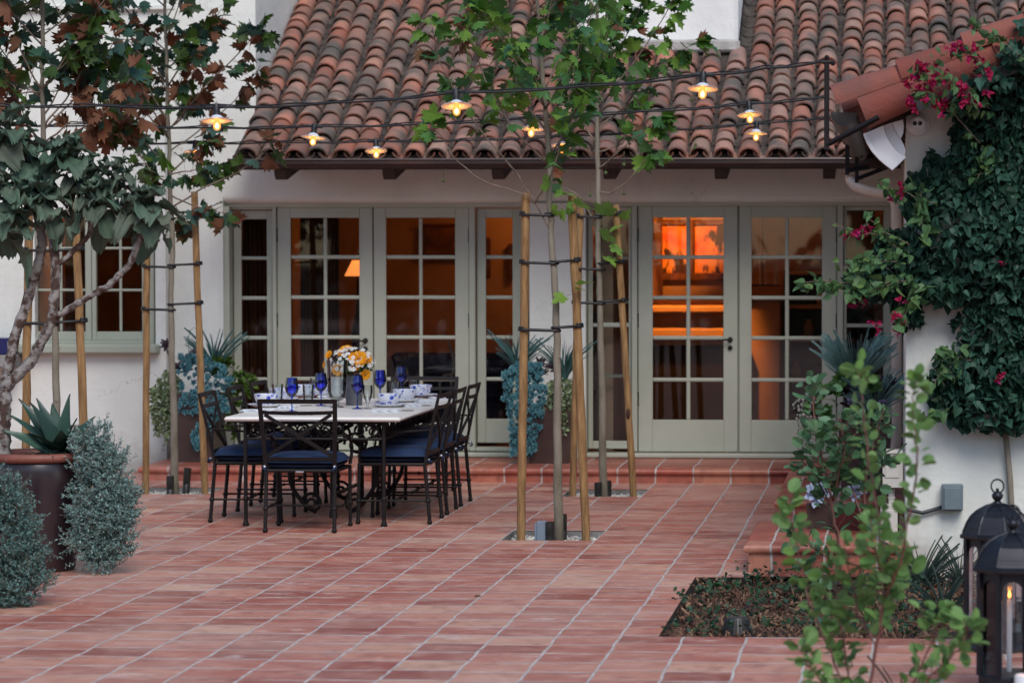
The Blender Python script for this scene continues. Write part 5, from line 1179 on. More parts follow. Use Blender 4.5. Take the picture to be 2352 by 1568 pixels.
uplight(391, 1097, 1130, Y3-.12, 'black cylindrical uplight in front of the tree beside the table'); uplight(426, 1078, 1120, Y3+.15, 'black cylindrical uplight right of the tree beside the table', .08)
p = Vector(gy(1245, 1236, Y1-.14)); p.z = -.06; hh = Z(1196, Y1-.14)+.06
gbx = MB().bbox((p.x-.033, p.y-.03, -.06), (p.x+.033, p.y+.03, -.06+hh), .004).build('transformer_box', M('blue grey plastic', (.16, .20, .25), rough=.5), origin=tuple(p)); tag(gbx, 'small blue grey plastic box in the nearest tree pit', 'box')
MB().bbox((p.x-.047, p.y-.025, -.05), (p.x-.0335, p.y+.025, hh-.075), .003).build('side_cover', bpy.data.materials['blue grey plastic'], gbx)
# ================================================================== SHRUBS AND POTS
def cloud(mb, tm, n, c, rad, size, shell=.35, up=.5, jit=.5, clump=0, cut=None, droop=0.):
    pts, dirs = [], []; cen = [rv().normalized() for _ in range(clump)] if clump else None; c = Vector(c)
    while len(pts) < n:
        if clump:
            k = random.choice(cen); d = (k+rv(.16)).normalized()
        else: d = rv().normalized()
        r = 1-shell*random.random()**1.5
        if clump: r *= 1+.10*math.sin(k.x*9+k.z*7)
        p = c+Vector((d.x*rad[0], d.y*rad[1], d.z*rad[2]))*r
        if cut and not cut(p): continue
        pts.append(p); dirs.append(d+Vector((0, 0, .35-droop)))
    leaves(mb, tm, pts, size, up, jit, dirs); return mb
URNM = M('glazed brown urn', (.016, .009, .012), (.030, .016, .019), rough=.30, nscale=3, coat=.1)
uc = ((60-2060)*17.2/F, 17.2, 0); urn = thing('urn', 'large dark glazed urn with a terracotta rim at the left, holding succulents', 'pot', uc)
MB().lathe([(.001, .0), (.195, 0), (.205, .012), (.212, .05), (.24, .18), (.275, .36), (.292, .50), (.296, .60), (.285, .645), (.28, .655)], uc, 48).build('body', URNM, urn, smooth=True)
MB().lathe([(.278, .650), (.300, .652), (.318, .664), (.322, .680), (.314, .698), (.296, .704), (.272, .698), (.262, .66), (.26, .60)], uc, 48).build('rim', M('terracotta rim', (.15, .045, .03), (.24, .08, .055), rough=.55, nscale=5), urn, smooth=True)
MB().lathe([(.262, .64), (.001, .655)], uc, 32).build('soil', SOIL, urn)
# felt plant (big ruffled grey-green leaves)
random.seed(9)
FELT = M('felt plant leaf', None, c2=(.11, .145, .105), rough=.58, nscale=4, lo=.4, hi=.75, bump=.25, bscale=60, trans=.06, island=[(.055, .10, .065), (.08, .125, .085), (.09, .155, .11), (.05, .08, .055), (.09, .10, .075)])
FSTEM = M('felt plant stem', (.055, .03, .022), (.27, .25, .235), rough=.9, nscale=14, bump=1, bscale=25, lo=.44, hi=.56)
kal = thing('felt_plant', 'tall bare stemmed plant with huge ruffled grey green leaves growing in the urn', 'plant', (uc[0]-.12, uc[1], .65)); yk = 17.15
def kstem(P, r0, r1):
    Q = [Vector(gy(u, v, yk+d)) for u, v, d in P]; fine = []
    for i in range(len(Q)-1):
        for k in range(7): fine.append(Q[i].lerp(Q[i+1], k/7)+rv(.002))
    fine.append(Q[-1]); n = len(fine); mb = MB(); mb.tube(fine, [(r0+(r1-r0)*i/n)*(1+.13*math.sin(i*2.3)) for i in range(n)], 10)
    for i in range(1, n-1):
        for _ in range(2):
            an = random.uniform(0, 6.28); t = (fine[i+1]-fine[i-1]).normalized(); a = t.orthogonal(); a.normalize(); b2 = t.cross(a); rr = r0+(r1-r0)*i/n; mb.ball(tuple(fine[i]+(a*math.cos(an)+b2*math.sin(an))*rr*.86), rr*.30, 6, .7)
    mb.build('stem', FSTEM, kal, smooth=True)
kstem([(4, 1052, 0), (6, 960, 0), (8, 890, 0)], .052, .045)
kstem([(8, 895, 0), (35, 770, .02), (80, 640, .04), (98, 560, .05), (88, 500, .05), (70, 440, .05)], .032, .024)
kstem([(10, 895, 0), (75, 825, -.04), (120, 735, -.06), (130, 620, -.06), (118, 540, -.06), (95, 470, -.06)], .034, .022)
kstem([(128, 728, -.06), (190, 690, -.08), (250, 655, -.1), (300, 605, -.12), (322, 545, -.12), (326, 480, -.12)], .020, .018)
kstem([(130, 610, -.06), (170, 575, -.05), (205, 540, -.04), (215, 480, -.04)], .016, .014)
def felt_leaf(mb, p, d, upv, L, W_, ruf, bend, ph):
    m = xf(p, d, upv, 1.); nu, nv = 16, 10; V = []; Fc = []
    for i in range(nu+1):
        t = i/nu
        wd = W_*(.10 if t < .12 else min(1, (t-.10)*3.6))*math.sqrt(max(0, 1-max(0, (t-.30)/.72)**2.2)) if t > .12 else .012
        for j in range(nv+1):
            s = -1+2*j/nv; x = s*wd; e = abs(s)**2.2
            z = -bend*t*t*L+e*ruf*(math.sin(t*15+ph+(2 if s > 0 else 0))+.5*math.sin(t*31+ph*2+s))*(t > .15)*1.35+.22*abs(s)*wd-.012*math.cos(s*7+t*4)
            yy = t*L*(1-.10*bend)+e*.012*math.sin(t*23+ph)
            V.append((x*(1+.08*e*math.sin(t*15+ph)), yy, z))
    for i in range(nu):
        for j in range(nv): a = i*(nv+1)+j; Fc.append((a, a+1, a+nv+2, a+nv+1))
    mb.inst(V, Fc, [m])
mb = MB()
ROS = [((70, 430), .05, 11, 1.), ((95, 455), -.06, 11, 1.), ((326, 468), -.12, 15, 1.), ((215, 455), -.04, 11, .95), ((10, 300), .0, 9, 1.05), ((40, 345), .1, 9, 1.), ((150, 350), 0., 11, .95), ((-10, 440), -.1, 9, 1.05), ((195, 395), .08, 10, .9), ((15, 520), -.1, 7, 1), ((265, 400), .05, 8, .8)]
for (u, v), dy, n, sc in ROS:
    c = Vector(gy(u, v, yk+dy))
    n = int(n*1.35)
    for k in range(n):
        an = k*2.4+random.uniform(-.3, .3); f = k/n; el = 1.1-1.75*f; d = Vector((math.cos(an)*math.cos(el), math.sin(an)*math.cos(el), math.sin(el)))
        felt_leaf(mb, c+Vector((0, 0, -.10*f+.03))+d*.01, d, Vector((0, 0, 1))+rv(.15), sc*random.uniform(.14, .25)*(.65+.45*f), sc*random.uniform(.062, .105)*(.7+.4*f), .020, random.uniform(.35, 1.), random.uniform(0, 6))
mb.build('leaves', FELT, kal, smooth=True)
# agave in urn
AG = M('dark agave', None, rough=.45, island=[(.018, .050, .034), (.026, .065, .045), (.015, .040, .03), (.034, .08, .055)])
ag = thing('agave', 'dark green agave with broad pointed leaves in the big urn', 'plant', (uc[0]+.16, uc[1]-.02, .68)); ac = Vector((uc[0]+.15, uc[1]-.05, .70)); mb = MB(); BL = blade(9, .17, .12, .05)
tips = [((48, 915), 0, .1), ((88, 915), .0, .15), ((156, 908), -.05, .1), ((215, 955), .05, .2), ((20, 945), -.05, .1), ((240, 970), -.1, .3), ((75, 925), -.15, 0), ((200, 998), -.2, .1), ((120, 925), .15, .1), ((10, 985), -.1, .1), ((170, 960), -.25, 0), ((225, 990), .1, .1), ((140, 985), -.28, 0), ((70, 990), -.28, 0)]
for (u, v), dy, bd in tips:
    q = Vector(gy(u, v, uc[1]+dy)); d = q-ac; L = d.length*1.05; mb.inst(BL[0], BL[1], [xf(ac, d, Vector((0, 0, 1))+rv(.1)+Vector((0, -.5, 0)), (min(L, .30)*1.45, L*.98, L*.5))])
mb.build('leaves', AG, ag, smooth=True)
tg = MB(); G = blade(4, .04, .6)
for k in range(90): an = random.uniform(0, 6.28); tg.inst(G[0], G[1], [xf((uc[0]+.14+random.gauss(0, .07), uc[1]-.16+random.gauss(0, .03), .69), Vector((math.cos(an), math.sin(an), random.uniform(.3, 1.2))), (0, 0, 1), (.12, random.uniform(.06, .11), .1))])
tag(tg.build('grass_tuft', M('dark needle grass', (.015, .035, .028), rough=.6), origin=(uc[0]+.14, uc[1]-.16, .69)), 'dark spiky grass tuft under the agave in the urn', 'plant')
SILV = M('silver shrub leaf', None, rough=.55, trans=.1, island=[(.15, .25, .23), (.24, .36, .33), (.10, .18, .165), (.19, .31, .30), (.30, .42, .38)])
SILV2 = M('blue green shrub leaf', None, rough=.55, trans=.1, island=[(.09, .18, .165), (.15, .27, .245), (.07, .13, .12), (.12, .23, .215), (.19, .31, .27)])
def bush(label, cx, cy, z0, z1, rx, ry, n, size, mat, parts, seed):
    random.seed(seed); t = thing('silver_shrub', label, 'shrub', (cx, cy, z0), 'silver leaved shrubs at the left'); mb = MB(); tw = MB(); base = Vector((cx, cy, z0+.05))
    for (dx_, dz_, r) in parts:
        c = Vector((cx+dx_, cy, z0+dz_)); pts = []; dirs = []; m = int(n*r*r/sum(q[2]**2 for q in parts)/14)
        for _ in range(m):
            d = rv().normalized(); p0 = c+Vector((d.x*rx*r, d.y*ry*r, d.z*rx*r))*random.uniform(.45, .88)*(1+.22*math.sin(d.x*7+r*9)*math.sin(d.z*6+r*20)+.12*math.sin(d.x*17+d.z*13)); g = (d*.8+Vector((0, 0, .7))+rv(.3)).normalized(); L = random.uniform(.03, .085)*(1.5 if random.random() < .12 else 1)
            tw.tube([p0, p0+g*L], .0016, 3, caps=False)
            for j in range(14):
                s = j/13; pts.append(p0+g*L*s); a = rv().normalized(); dirs.append(g*.6+a)
        leaves(mb, OVAL, pts, size, .4, .25, dirs)
        tw.tube([base, base.lerp(c, .5)+rv(.02), c], .006, 5)
    mb.build('foliage', mat, t); tw.build('stems', TWIG, t); return t
ys_ = 17.0
bush('silver grey cushion shrub spilling down the right side of the big urn', (203-2060)*ys_/F, ys_, .04, .9, .20, .17, 30000, .023, SILV, [(-.08, .70, .42), (.0, .76, .34), (-.03, .60, .62), (.06, .62, .45), (.02, .45, .8), (.11, .42, .5), (.03, .25, .85), (.12, .28, .5), (-.03, .12, .62), (-.12, .30, .42), (-.13, .16, .35), (.10, .10, .5), (.0, .04, .5), (.05, .33, .85), (-.14, .44, .28)], 5)
ys_ = 15.4
bush('silver grey shrub in the bottom left foreground before the urn', (-14-2060)*ys_/F, ys_, .0, .8, .19, .17, 30000, .021, SILV2, [(-.12, .66, .5), (-.03, .60, .5), (-.08, .48, .8), (.05, .46, .5), (-.05, .34, 1.0), (.07, .30, .62), (.05, .18, .85), (-.06, .14, 1.1), (.10, .40, .32), (-.2, .5, 1), (.12, .14, .5), (-.02, .04, .8), (.04, .56, .35)], 6)
# small box shelf with navy tiles at far left
p = gy(28, 848, 24.7); lt = thing('tiled_ledge', 'stucco ledge with navy blue tiles at the left edge of the wall', 'ledge', (p[0]-.3, 24.7, p[2]))
MB().bbox((p[0]-1.2, 24.72, Z(848, 24.7)), (p[0], 24.998, Z(818, 24.7)), .01).build('shelf', CONC, lt)
for k in range(3): MB().bbox((p[0]-.02-.135*(k+1), 24.73, Z(816, 24.7)), (p[0]-.03-.135*k, 24.998, Z(779, 24.7)), .004).build('tile', M('navy tile', (.012, .016, .09), rough=.2), lt)
# planters against the house
BRP = M('dark brown planter', (.045, .022, .018), (.065, .035, .028), rough=.5, nscale=5)
def planter(x, y, z, w0, w1, h, label, mat=BRP, name='planter'):
    t = thing(name, label, 'planter', (x, y, z)); mb = MB(); V = []; 
    for ww, zz in ((w0, 0), (w1, h), (w1-.02, h), (w1-.03, h-.05)):
        for a, b in ((-1, -1), (1, -1), (1, 1), (-1, 1)): V.append((x+a*ww, y+b*ww, z+zz))
    Fc = [(3, 2, 1, 0)]+[(i*4+k, i*4+(k+1) % 4, i*4+4+(k+1) % 4, i*4+4+k) for i in range(3) for k in range(4)]; mb.add(V, Fc).build('box', mat, t)
    mb = MB(); ww = w1-.028; mb.add([(x-ww, y-ww, z+h-.05), (x+ww, y-ww, z+h-.05), (x+ww, y+ww, z+h-.05), (x-ww, y+ww, z+h-.05)], [(0, 1, 2, 3)]).build('soil', SOIL, t); return t
BLUEL = M('blue succulent', None, rough=.45, island=[(.045, .15, .18), (.07, .21, .24), (.10, .26, .29), (.05, .15, .18)])
VARL = M('variegated trailing leaf', None, rough=.5, island=[(.14, .20, .09), (.25, .32, .16), (.09, .14, .06), (.32, .36, .22)])
DKP = M('dark purple aeonium', None, rough=.4, island=[(.03, .018, .025), (.05, .03, .035), (.07, .045, .05)])
SPK = M('blue green spiky leaf', None, rough=.5, island=[(.04, .11, .11), (.06, .15, .14), (.03, .09, .08)])
BRG = M('bright green foliage', None, rough=.5, trans=.15, island=[(.06, .12, .02), (.10, .18, .03), (.04, .09, .02), (.14, .22, .05)])
def rosette(mb, c, n, r, nrm=(0, -.5, .8), tm=PETAL, cup=1.):
    nrm = (Vector(nrm)+rv(.2)).normalized(); a = nrm.orthogonal().normalized(); b = nrm.cross(a); ms = []
    for k in range(n):
        f = k/n; an = k*2.4; el = .15+1.15*(1-f)*cup; d = (a*math.cos(an)+b*math.sin(an))*math.cos(el)+nrm*math.sin(el); L = r*(.45+.55*f); ms.append(xf(Vector(c), d, nrm, (L*.75, L, L*.6)))
    mb.inst(tm[0], tm[1], ms)
def plant(name, label, cat, loc, mesh, mat, part='leaves', group=None, smooth=False):
    t = thing(name, label, cat, loc, group); mesh.build(part, mat, t, smooth=smooth); return t
def spiky(c, n, L, w_, up_lo=.2, spread=1., bend=.35):
    mb = MB(); B_ = blade(6, w_, bend); ms = []
    for k in range(n):
        an = random.uniform(0, 6.28); el = random.uniform(up_lo, 1.5)**.8; d = Vector((math.cos(an)*math.cos(el)*spread, math.sin(an)*math.cos(el)*spread, math.sin(el))); l_ = L*random.uniform(.6, 1.1); ms.append(xf(Vector(c)+rv(.01), d, (0, 0, 1), (L, l_, l_)))
    mb.inst(B_[0], B_[1], ms); return mb
def cascade(uvs, y, n, r, rosn=13):
    mb = MB()
    for _ in range(n):
        i = random.random()*(len(uvs)-1); k = int(i); a, b_ = uvs[k], uvs[k+1]; f = i-k; u = a[0]+(b_[0]-a[0])*f+random.uniform(-1, 1)*(a[2]+(b_[2]-a[2])*f); v = a[1]+(b_[1]-a[1])*f
        d = y-.20+.10*random.random()+.0; rosette(mb, gy(u, v, d), rosn, r*random.uniform(.8, 1.15), (random.uniform(-.4, .4), -1, .35))
    return mb
def trail(uvs, y, n, size, mb=None, strands=26):
    mb = mb or MB(); pts = []; dirs = []
    for s in range(strands):
        f = random.random(); k = f*(len(uvs)-1); i = min(int(k), len(uvs)-2); t = k-i; u = uvs[i][0]*(1-t)+uvs[i+1][0]*t; v0 = uvs[i][1]*(1-t)+uvs[i+1][1]*t; v1 = uvs[i][2]*(1-t)+uvs[i+1][2]*t; v1 = v0+(v1-v0)*random.uniform(.5, 1); yy = y+random.uniform(-.15, .12); ph = random.uniform(0, 6)
        for j in range(n):
            q = j/n; pts.append(Vector(gy(u+4*math.sin(q*5+ph)+random.gauss(0, 3.5), v0+(v1-v0)*q, yy))); dirs.append(rv(.6)+Vector((0, -.4, -.3)))
    leaves(mb, ROUND, pts, size, .3, .6, dirs); return mb
random.seed(17)
yp_ = 24.62
x1p = (438-2060)*yp_/F; planter(x1p, yp_, .119, .165, .20, Z(905, yp_)-.119, 'tapered dark brown planter left of the french doors, full of succulents'); zt1 = Z(905, yp_)
plant('blue_succulent', 'blue green rosette succulent cascading from the left planter', 'plant', (x1p, yp_-.18, zt1), cascade([(440, 815, 26), (470, 850, 60), (475, 900, 65), (445, 950, 42), (500, 935, 30), (455, 1000, 16), (455, 1030, 8)], yp_-.05, 330, .033, 18), BLUEL)
plant('trailing_plant', 'pale variegated plant trailing down the left side of the left planter', 'plant', (x1p-.2, yp_, zt1), trail([(352, 900, 1000), (375, 860, 1040), (400, 850, 1030), (412, 880, 1000)], yp_, 26, .040, strands=34), VARL)
mb = MB(); [rosette(mb, gy(u, v, yp_+d), 18, .075, (0, -.6, .6), PETAL, .8) for u, v, d in ((382, 793, 0), (425, 830, .05), (445, 815, -.05), (430, 850, -.1), (410, 845, 0), (455, 835, .1))]
mb.tube([gy(382, 800, yp_), gy(400, 850, yp_), gy(410, 900, yp_)], .008, 6)
plant('dark_aeonium', 'dark purple rosettes rising on stalks from the left planter', 'plant', (x1p, yp_, zt1), mb, DKP)
plant('spiky_plant', 'spiky blue green fan of leaves at the back right of the left planter', 'plant', gy(492, 850, yp_+.05), spiky(gy(492, 860, yp_+.05), 50, .42, .028, 1.15), SPK)
mb = MB(); 
for u, v, r in ((500, 850, .10), (530, 845, .09), (520, 890, .11), (550, 900, .09), (570, 880, .07), (540, 940, .08), (525, 990, .06), (490, 830, .08)): cloud(mb, ROUND, 130, gy(u, v, yp_), (r, r*.8, r), .045, .6, clump=8)
plant('green_shrublet', 'bright green bushy foliage on the right of the left planter', 'plant', (x1p+.3, yp_, zt1), mb, BRG)
p = gy(437, 850, yp_+.1); tag(MB().tube([gy(433, 850, yp_+.1), gy(433, 775, yp_+.1), gy(437, 758, yp_+.1), gy(446, 752, yp_+.1), gy(455, 758, yp_+.1), gy(460, 780, yp_+.1)], .004, 6).build('plant_hook', SAGED, origin=p), 'thin green wire hook standing in the left planter', 'hook')
x2p = (1262-2060)*yp_/F; planter(x2p, yp_, .119, .165, .205, Z(930, yp_)-.119, 'tapered dark brown planter before the white pier between the french doors'); zt2 = Z(930, yp_)
plant('blue_succulent', 'blue green rosette succulent cascading from the middle planter', 'plant', (x2p, yp_-.18, zt2), cascade([(1215, 835, 25), (1200, 860, 45), (1205, 900, 52), (1205, 950, 42), (1205, 1000, 33), (1200, 1045, 25)], yp_-.05, 400, .033, 18), BLUEL)
plant('trailing_plant', 'pale variegated plant trailing down the right side of the middle planter', 'plant', (x2p+.2, yp_, zt2), trail([(1262, 880, 1000), (1280, 875, 990), (1300, 870, 1010), (1312, 880, 1000)], yp_-.08, 22, .036, strands=30), VARL)
plant('spiky_plant', 'spiky blue green leaves at the left of the middle planter', 'plant', gy(1188, 860, yp_), spiky(gy(1190, 862, yp_), 46, .40, .028, 1.15), SPK)
plant('spiky_plant', 'spiky blue green leaves at the right of the middle planter', 'plant', gy(1295, 870, yp_), spiky(gy(1295, 875, yp_), 46, .38, .028, 1.15), SPK)
mb = MB(); [rosette(mb, gy(u, v, yp_-.05), 18, .07, (0, -.6, .6), PETAL, .8) for u, v in ((1240, 835), (1262, 845), (1250, 860), (1225, 850), (1275, 850))]
plant('dark_aeonium', 'dark purple rosettes in the middle planter', 'plant', (x2p, yp_, zt2), mb, DKP)
# right-hand planters and succulents
yq = 21.7; x3 = (1988-2060)*yq/F; planter(x3, yq, .119, .17, .195, Z(962, yq)-.119, 'tall square dark brown planter on the raised step beside the cream downpipe'); z3 = Z(962, yq)
mb = spiky(gy(1965, 905, yq), 330, .46, .0055, .95, 1., .22); sp = spiky(gy(2010, 960, yq-.05), 170, .40, .0055, .75, 1., .3); mb.add(sp.v, sp.f)
plant('blue_grass', 'fountain of thin blue green blades in the tall planter by the downpipe', 'plant', gy(1965, 905, yq), mb, M('pale blue blade', None, rough=.5, island=[(.16, .29, .27), (.22, .37, .34), (.11, .22, .20)]))
BRG2 = M('green aeonium', None, rough=.4, trans=.1, island=[(.07, .15, .035), (.10, .20, .05), (.05, .11, .03)])
mb = MB(); [rosette(mb, gy(u, v, yq-.2+d), 22, r, (random.uniform(-.4, .4), -.6, .7), ROUND, .9) for u, v, d, r in ((1885, 905, 0, .12), (1920, 895, .05, .11), (1998, 885, .0, .12), (1975, 870, .1, .10), (1900, 950, -.05, .09), (1860, 905, 0, .08), (1930, 870, .1, .08), (1860, 935, -.02, .07))]
plant('green_aeonium', 'bright green fleshy rosettes in the tall planter', 'plant', (x3-.15, yq-.15, z3), mb, BRG2)
mb = MB(); [rosette(mb, gy(u, v, yq-.1), 20, .085, (random.uniform(-.4, .4), -.6, .7), PETAL, .9) for u, v in ((1950, 930), (1945, 900), (2042, 880), (1965, 950), (2030, 905))]
plant('dark_aeonium', 'blackish purple rosettes in the tall planter', 'plant', (x3, yq-.1, z3), mb, DKP)
mb = MB(); [rosette(mb, gy(u, v, yq-.22), 18, r, (random.uniform(-.4, .4), -.7, .6)) for u, v, r in ((2010, 935, .065), (2028, 928, .05), (1955, 925, .05))]
plant('lilac_echeveria', 'small lilac rosettes at the front of the tall planter', 'plant', (x3+.1, yq-.2, z3), mb, M('lilac succulent', None, rough=.4, island=[(.20, .16, .26), (.28, .22, .32)]))
mb = MB(); 
for _ in range(190): u = random.gauss(1852, 12); v = random.uniform(905, 1035); mb.ball(gy(u, v, yq-.25+random.uniform(-.05, .05)), random.uniform(.006, .012), 6, 1.3)
plant('white_sedum', 'pale beaded trailing sedum at the left side of the tall planter', 'plant', (x3-.3, yq-.25, z3), mb, M('pale sedum', None, rough=.5, island=[(.42, .42, .34), (.28, .34, .27), (.5, .42, .38)]), smooth=True)
yr = 18.25
REDP = M('deep red glaze', (.085, .010, .012), (.05, .008, .009), rough=.2)
xr_ = (1961-2060)*yr/F; planter(xr_, yr, .171, .105, .118, Z(1158, yr)-.171, 'small square deep red glazed pot on the lower step', REDP, 'red_pot')
xd_ = (1906-2060)*yr/F; 
planter(xd_-.06, yr+.08, .171, .075, .085, Z(1156, yr)-.171, 'small dark square pot left of the red pot on the lower step')
ECH = M('powder blue echeveria', None, rough=.5, island=[(.36, .42, .55), (.42, .48, .60), (.32, .38, .50)])
def bigros(c, r, lab):
    mb = MB(); nrm = Vector((-.25, -.75, .55)).normalized(); a = nrm.orthogonal().normalized(); b = nrm.cross(a); TM = fan(sym([(0, 0), (.10, .15), (.20, .50), (.22, .75), (.12, .93), (0, 1.05)]), .3, -.12)
    for k in range(30):
        f = k/30; an = k*2.4; el = .0+1.3*(1-f)**1.2; d = (a*math.cos(an)+b*math.sin(an))*math.cos(el)+nrm*math.sin(el); L = r*(.35+.65*f); mb.inst(TM[0], TM[1], [xf(Vector(c)-nrm*.03*f, d, nrm, (L*1.05, L, L*.8))])
    plant('echeveria', lab, 'plant', c, mb, ECH)
bigros(gy(1880, 1128, yr-.02), .112, 'large powder blue echeveria rosette leaning out over the lower step'); bigros(gy(1966, 1124, yr-.05), .078, 'smaller powder blue echeveria rosette in the red pot')
# ================================================================== MANZANITA-LIKE SHRUBS (round leaves on red stems)
MZ = M('round grey green leaf', None, rough=.5, trans=.2, island=[(.07, .15, .07), (.10, .19, .10), (.05, .12, .05), (.12, .23, .13), (.08, .16, .05)])
MZ2 = M('round soft green leaf', None, rough=.5, trans=.28, island=[(.11, .22, .06), (.16, .29, .10), (.08, .17, .045), (.20, .34, .12), (.12, .24, .05)])
REDS = M('red brown stem', (.10, .03, .025), (.16, .06, .045), rough=.5, nscale=8)
def manz(label, stems, y0, size, mat, seed, gap, loc):
    random.seed(seed); t = thing('round_leaf_shrub', label, 'shrub', loc, 'round leaved shrubs in the bed'); mb = MB(); st = MB(); pts = []; dirs = []
    for S_ in stems:
        Q = [Vector(gy(u, v, y0+d)) for u, v, d in S_[0]]; fine = []
        for i in range(len(Q)-1):
            for k in range(6): fine.append(Q[i].lerp(Q[i+1], k/6)+rv(.003))
        fine.append(Q[-1]); n = len(fine); st.tube(fine, [S_[1]*(1-.75*i/n) for i in range(n)], 7)
        L = sum((fine[i+1]-fine[i]).length for i in range(n-1)); m = int(L*(1-S_[2])/gap)
        for j in range(m):
            s = S_[2]+(1-S_[2])*j/m; k = s*(n-1); i = min(int(k), n-2); p = fine[i].lerp(fine[i+1], k-i); tdir = (fine[i+1]-fine[i]).normalized()
            for q in range(S_[3]):
                an = j*2.4+q*3.1+random.uniform(-.4, .4); a = tdir.orthogonal().normalized(); b = tdir.cross(a); d = (a*math.cos(an)+b*math.sin(an))+tdir*.55
                off = random.uniform(.005, S_[4]); pp = p+d.normalized()*off
                if off > .03: st.tube([p, pp], .0015, 4, caps=False)
                pts.append(pp); dirs.append(d)
    h = len(pts)//2; leaves(mb, ROUND, pts, size, .5, .3, dirs); mb.build('leaves', mat, t); st.build('stems', REDS, t, smooth=True); return t
yb_ = 16.3
manz('sharp grey green round leaved shrub with red stems in the bed before the red pot', [
    ([(1935, 1335, 0), (1925, 1240, 0), (1905, 1130, 0), (1880, 1010, .05), (1868, 920, .08), (1872, 880, .1)], .010, .22, 2, .10), ([(1975, 1340, 0), (1985, 1200, -.05), (1990, 1080, -.05), (2010, 1000, -.05), (2030, 940, -.05)], .010, .22, 2, .11),
    ([(1925, 1240, 0), (1900, 1140, .1), (1860, 1080, .1), (1840, 1050, .1)], .006, .3, 2, .08), ([(1910, 1150, 0), (1940, 1040, -.1), (1930, 960, -.1)], .006, .15, 3, .11), ([(1985, 1200, -.05), (1950, 1100, .05), (1960, 1010, .05), (1975, 960, .05)], .006, .2, 3, .11),
    ([(1975, 1300, 0), (1900, 1280, -.1), (1840, 1235, -.1), (1815, 1215, -.1)], .006, .3, 2, .07), ([(1990, 1100, 0), (2035, 1060, 0), (2050, 1050, 0)], .005, .2, 2, .07), ([(1940, 1310, 0), (1880, 1310, -.1), (1850, 1290, -.1)], .005, .2, 2, .08), ([(1900, 1130, 0), (1880, 1060, -.1), (1870, 980, -.1)], .005, .1, 3, .09)],
    yb_, .078, MZ, 61, .026, gz(1955, 1340, -.04))
yf_ = 11.2; fl_ = lambda u: gy(u, 1700, yf_)
base_ = gy(1985, 1740, yf_)
manz('blurred light green round leaved shrub in the bottom right foreground', [
    ([(1985, 1740, 0), (1990, 1600, 0), (2015, 1480, 0), (2030, 1380, 0), (2035, 1280, .05), (2010, 1150, .1), (1990, 1000, .12), (1975, 870, .15), (1968, 845, .15)], .008, .30, 2, .035), ([(2030, 1380, 0), (2070, 1290, -.1), (2090, 1180, -.12), (2108, 1080, -.12), (2100, 980, -.15), (2095, 900, -.15), (2112, 865, -.15)], .006, .05, 2, .03),
    ([(1990, 1740, .1), (1960, 1620, .15), (1940, 1500, .2), (1925, 1380, .2), (1900, 1290, .25)], .006, .05, 3, .06), ([(1950, 1600, .1), (1900, 1480, .2), (1860, 1380, .25), (1835, 1290, .3), (1818, 1180, .3), (1812, 1130, .3)], .005, .1, 2, .03), ([(2000, 1740, -.1), (2080, 1620, -.15), (2150, 1540, -.2), (2210, 1480, -.2), (2225, 1430, -.2)], .006, .1, 3, .05),
    ([(2030, 1400, 0), (2060, 1330, .1), (2080, 1260, .1)], .005, .1, 3, .07), ([(1980, 1720, -.1), (1920, 1620, -.2), (1870, 1540, -.25), (1840, 1480, -.25)], .005, .1, 3, .05), ([(2020, 1720, .1), (2100, 1560, .2), (2150, 1450, .2), (2165, 1390, .2)], .005, .25, 3, .06), ([(2010, 1480, 0), (1970, 1400, .1), (1950, 1300, .1), (1940, 1240, .1)], .005, .05, 3, .06), ([(2035, 1350, 0), (2010, 1260, -.1), (2000, 1190, -.1)], .005, .05, 3, .05)],
    yf_, .060, MZ2, 62, .025, base_)
random.seed(8)
DKG = M('dark strap leaf', None, rough=.4, island=[(.02, .04, .03), (.035, .06, .05), (.05, .075, .07)])
for k, (u, v, yy, n, L, lab) in enumerate(((2120, 1330, 16.9, 60, .34, 'dark spiky clump at the foot of the wall, left of the lanterns'), (2165, 1400, 15.6, 40, .34, 'dark spiky clump in the bed close beside the farther lantern'), (2205, 1320, 17.0, 40, .30, 'dark spiky clump against the wall just behind the farther lantern'), (2075, 1620, 11.9, 34, .26, 'dark spiky clump at the bottom edge below the foreground shrub'))):
    c = gy(u, v, yy); c = (c[0], c[1], -.05 if yy > 14 else 0.0); plant('strap_leaf_clump', lab, 'plant', c, spiky(c, n, L, .02, .25, 1.1, .25), DKG, group='dark spiky clumps')
# path light in the bed
c = gz(1693, 1455, -.04); pl_ = thing('garden_light', 'black ribbed low garden light in the mulch', 'garden light', c); mb = MB(); mb.lathe([(.001, .085), (.05, .085), (.056, .078), (.075, .0), (.07, 0), (.05, .075), (.001, .078)], c, 24); mb.build('hood', UPL, pl_, smooth=30)
mb = MB(); [mb.tube([(c[0]+.057*math.cos(a), c[1]+.057*math.sin(a), c[2]+.078), (c[0]+.077*math.cos(a), c[1]+.077*math.sin(a), c[2]+.002)], .003, 4) for a in [i*math.pi/12 for i in range(24)]]; mb.build('rib', UPL, pl_)
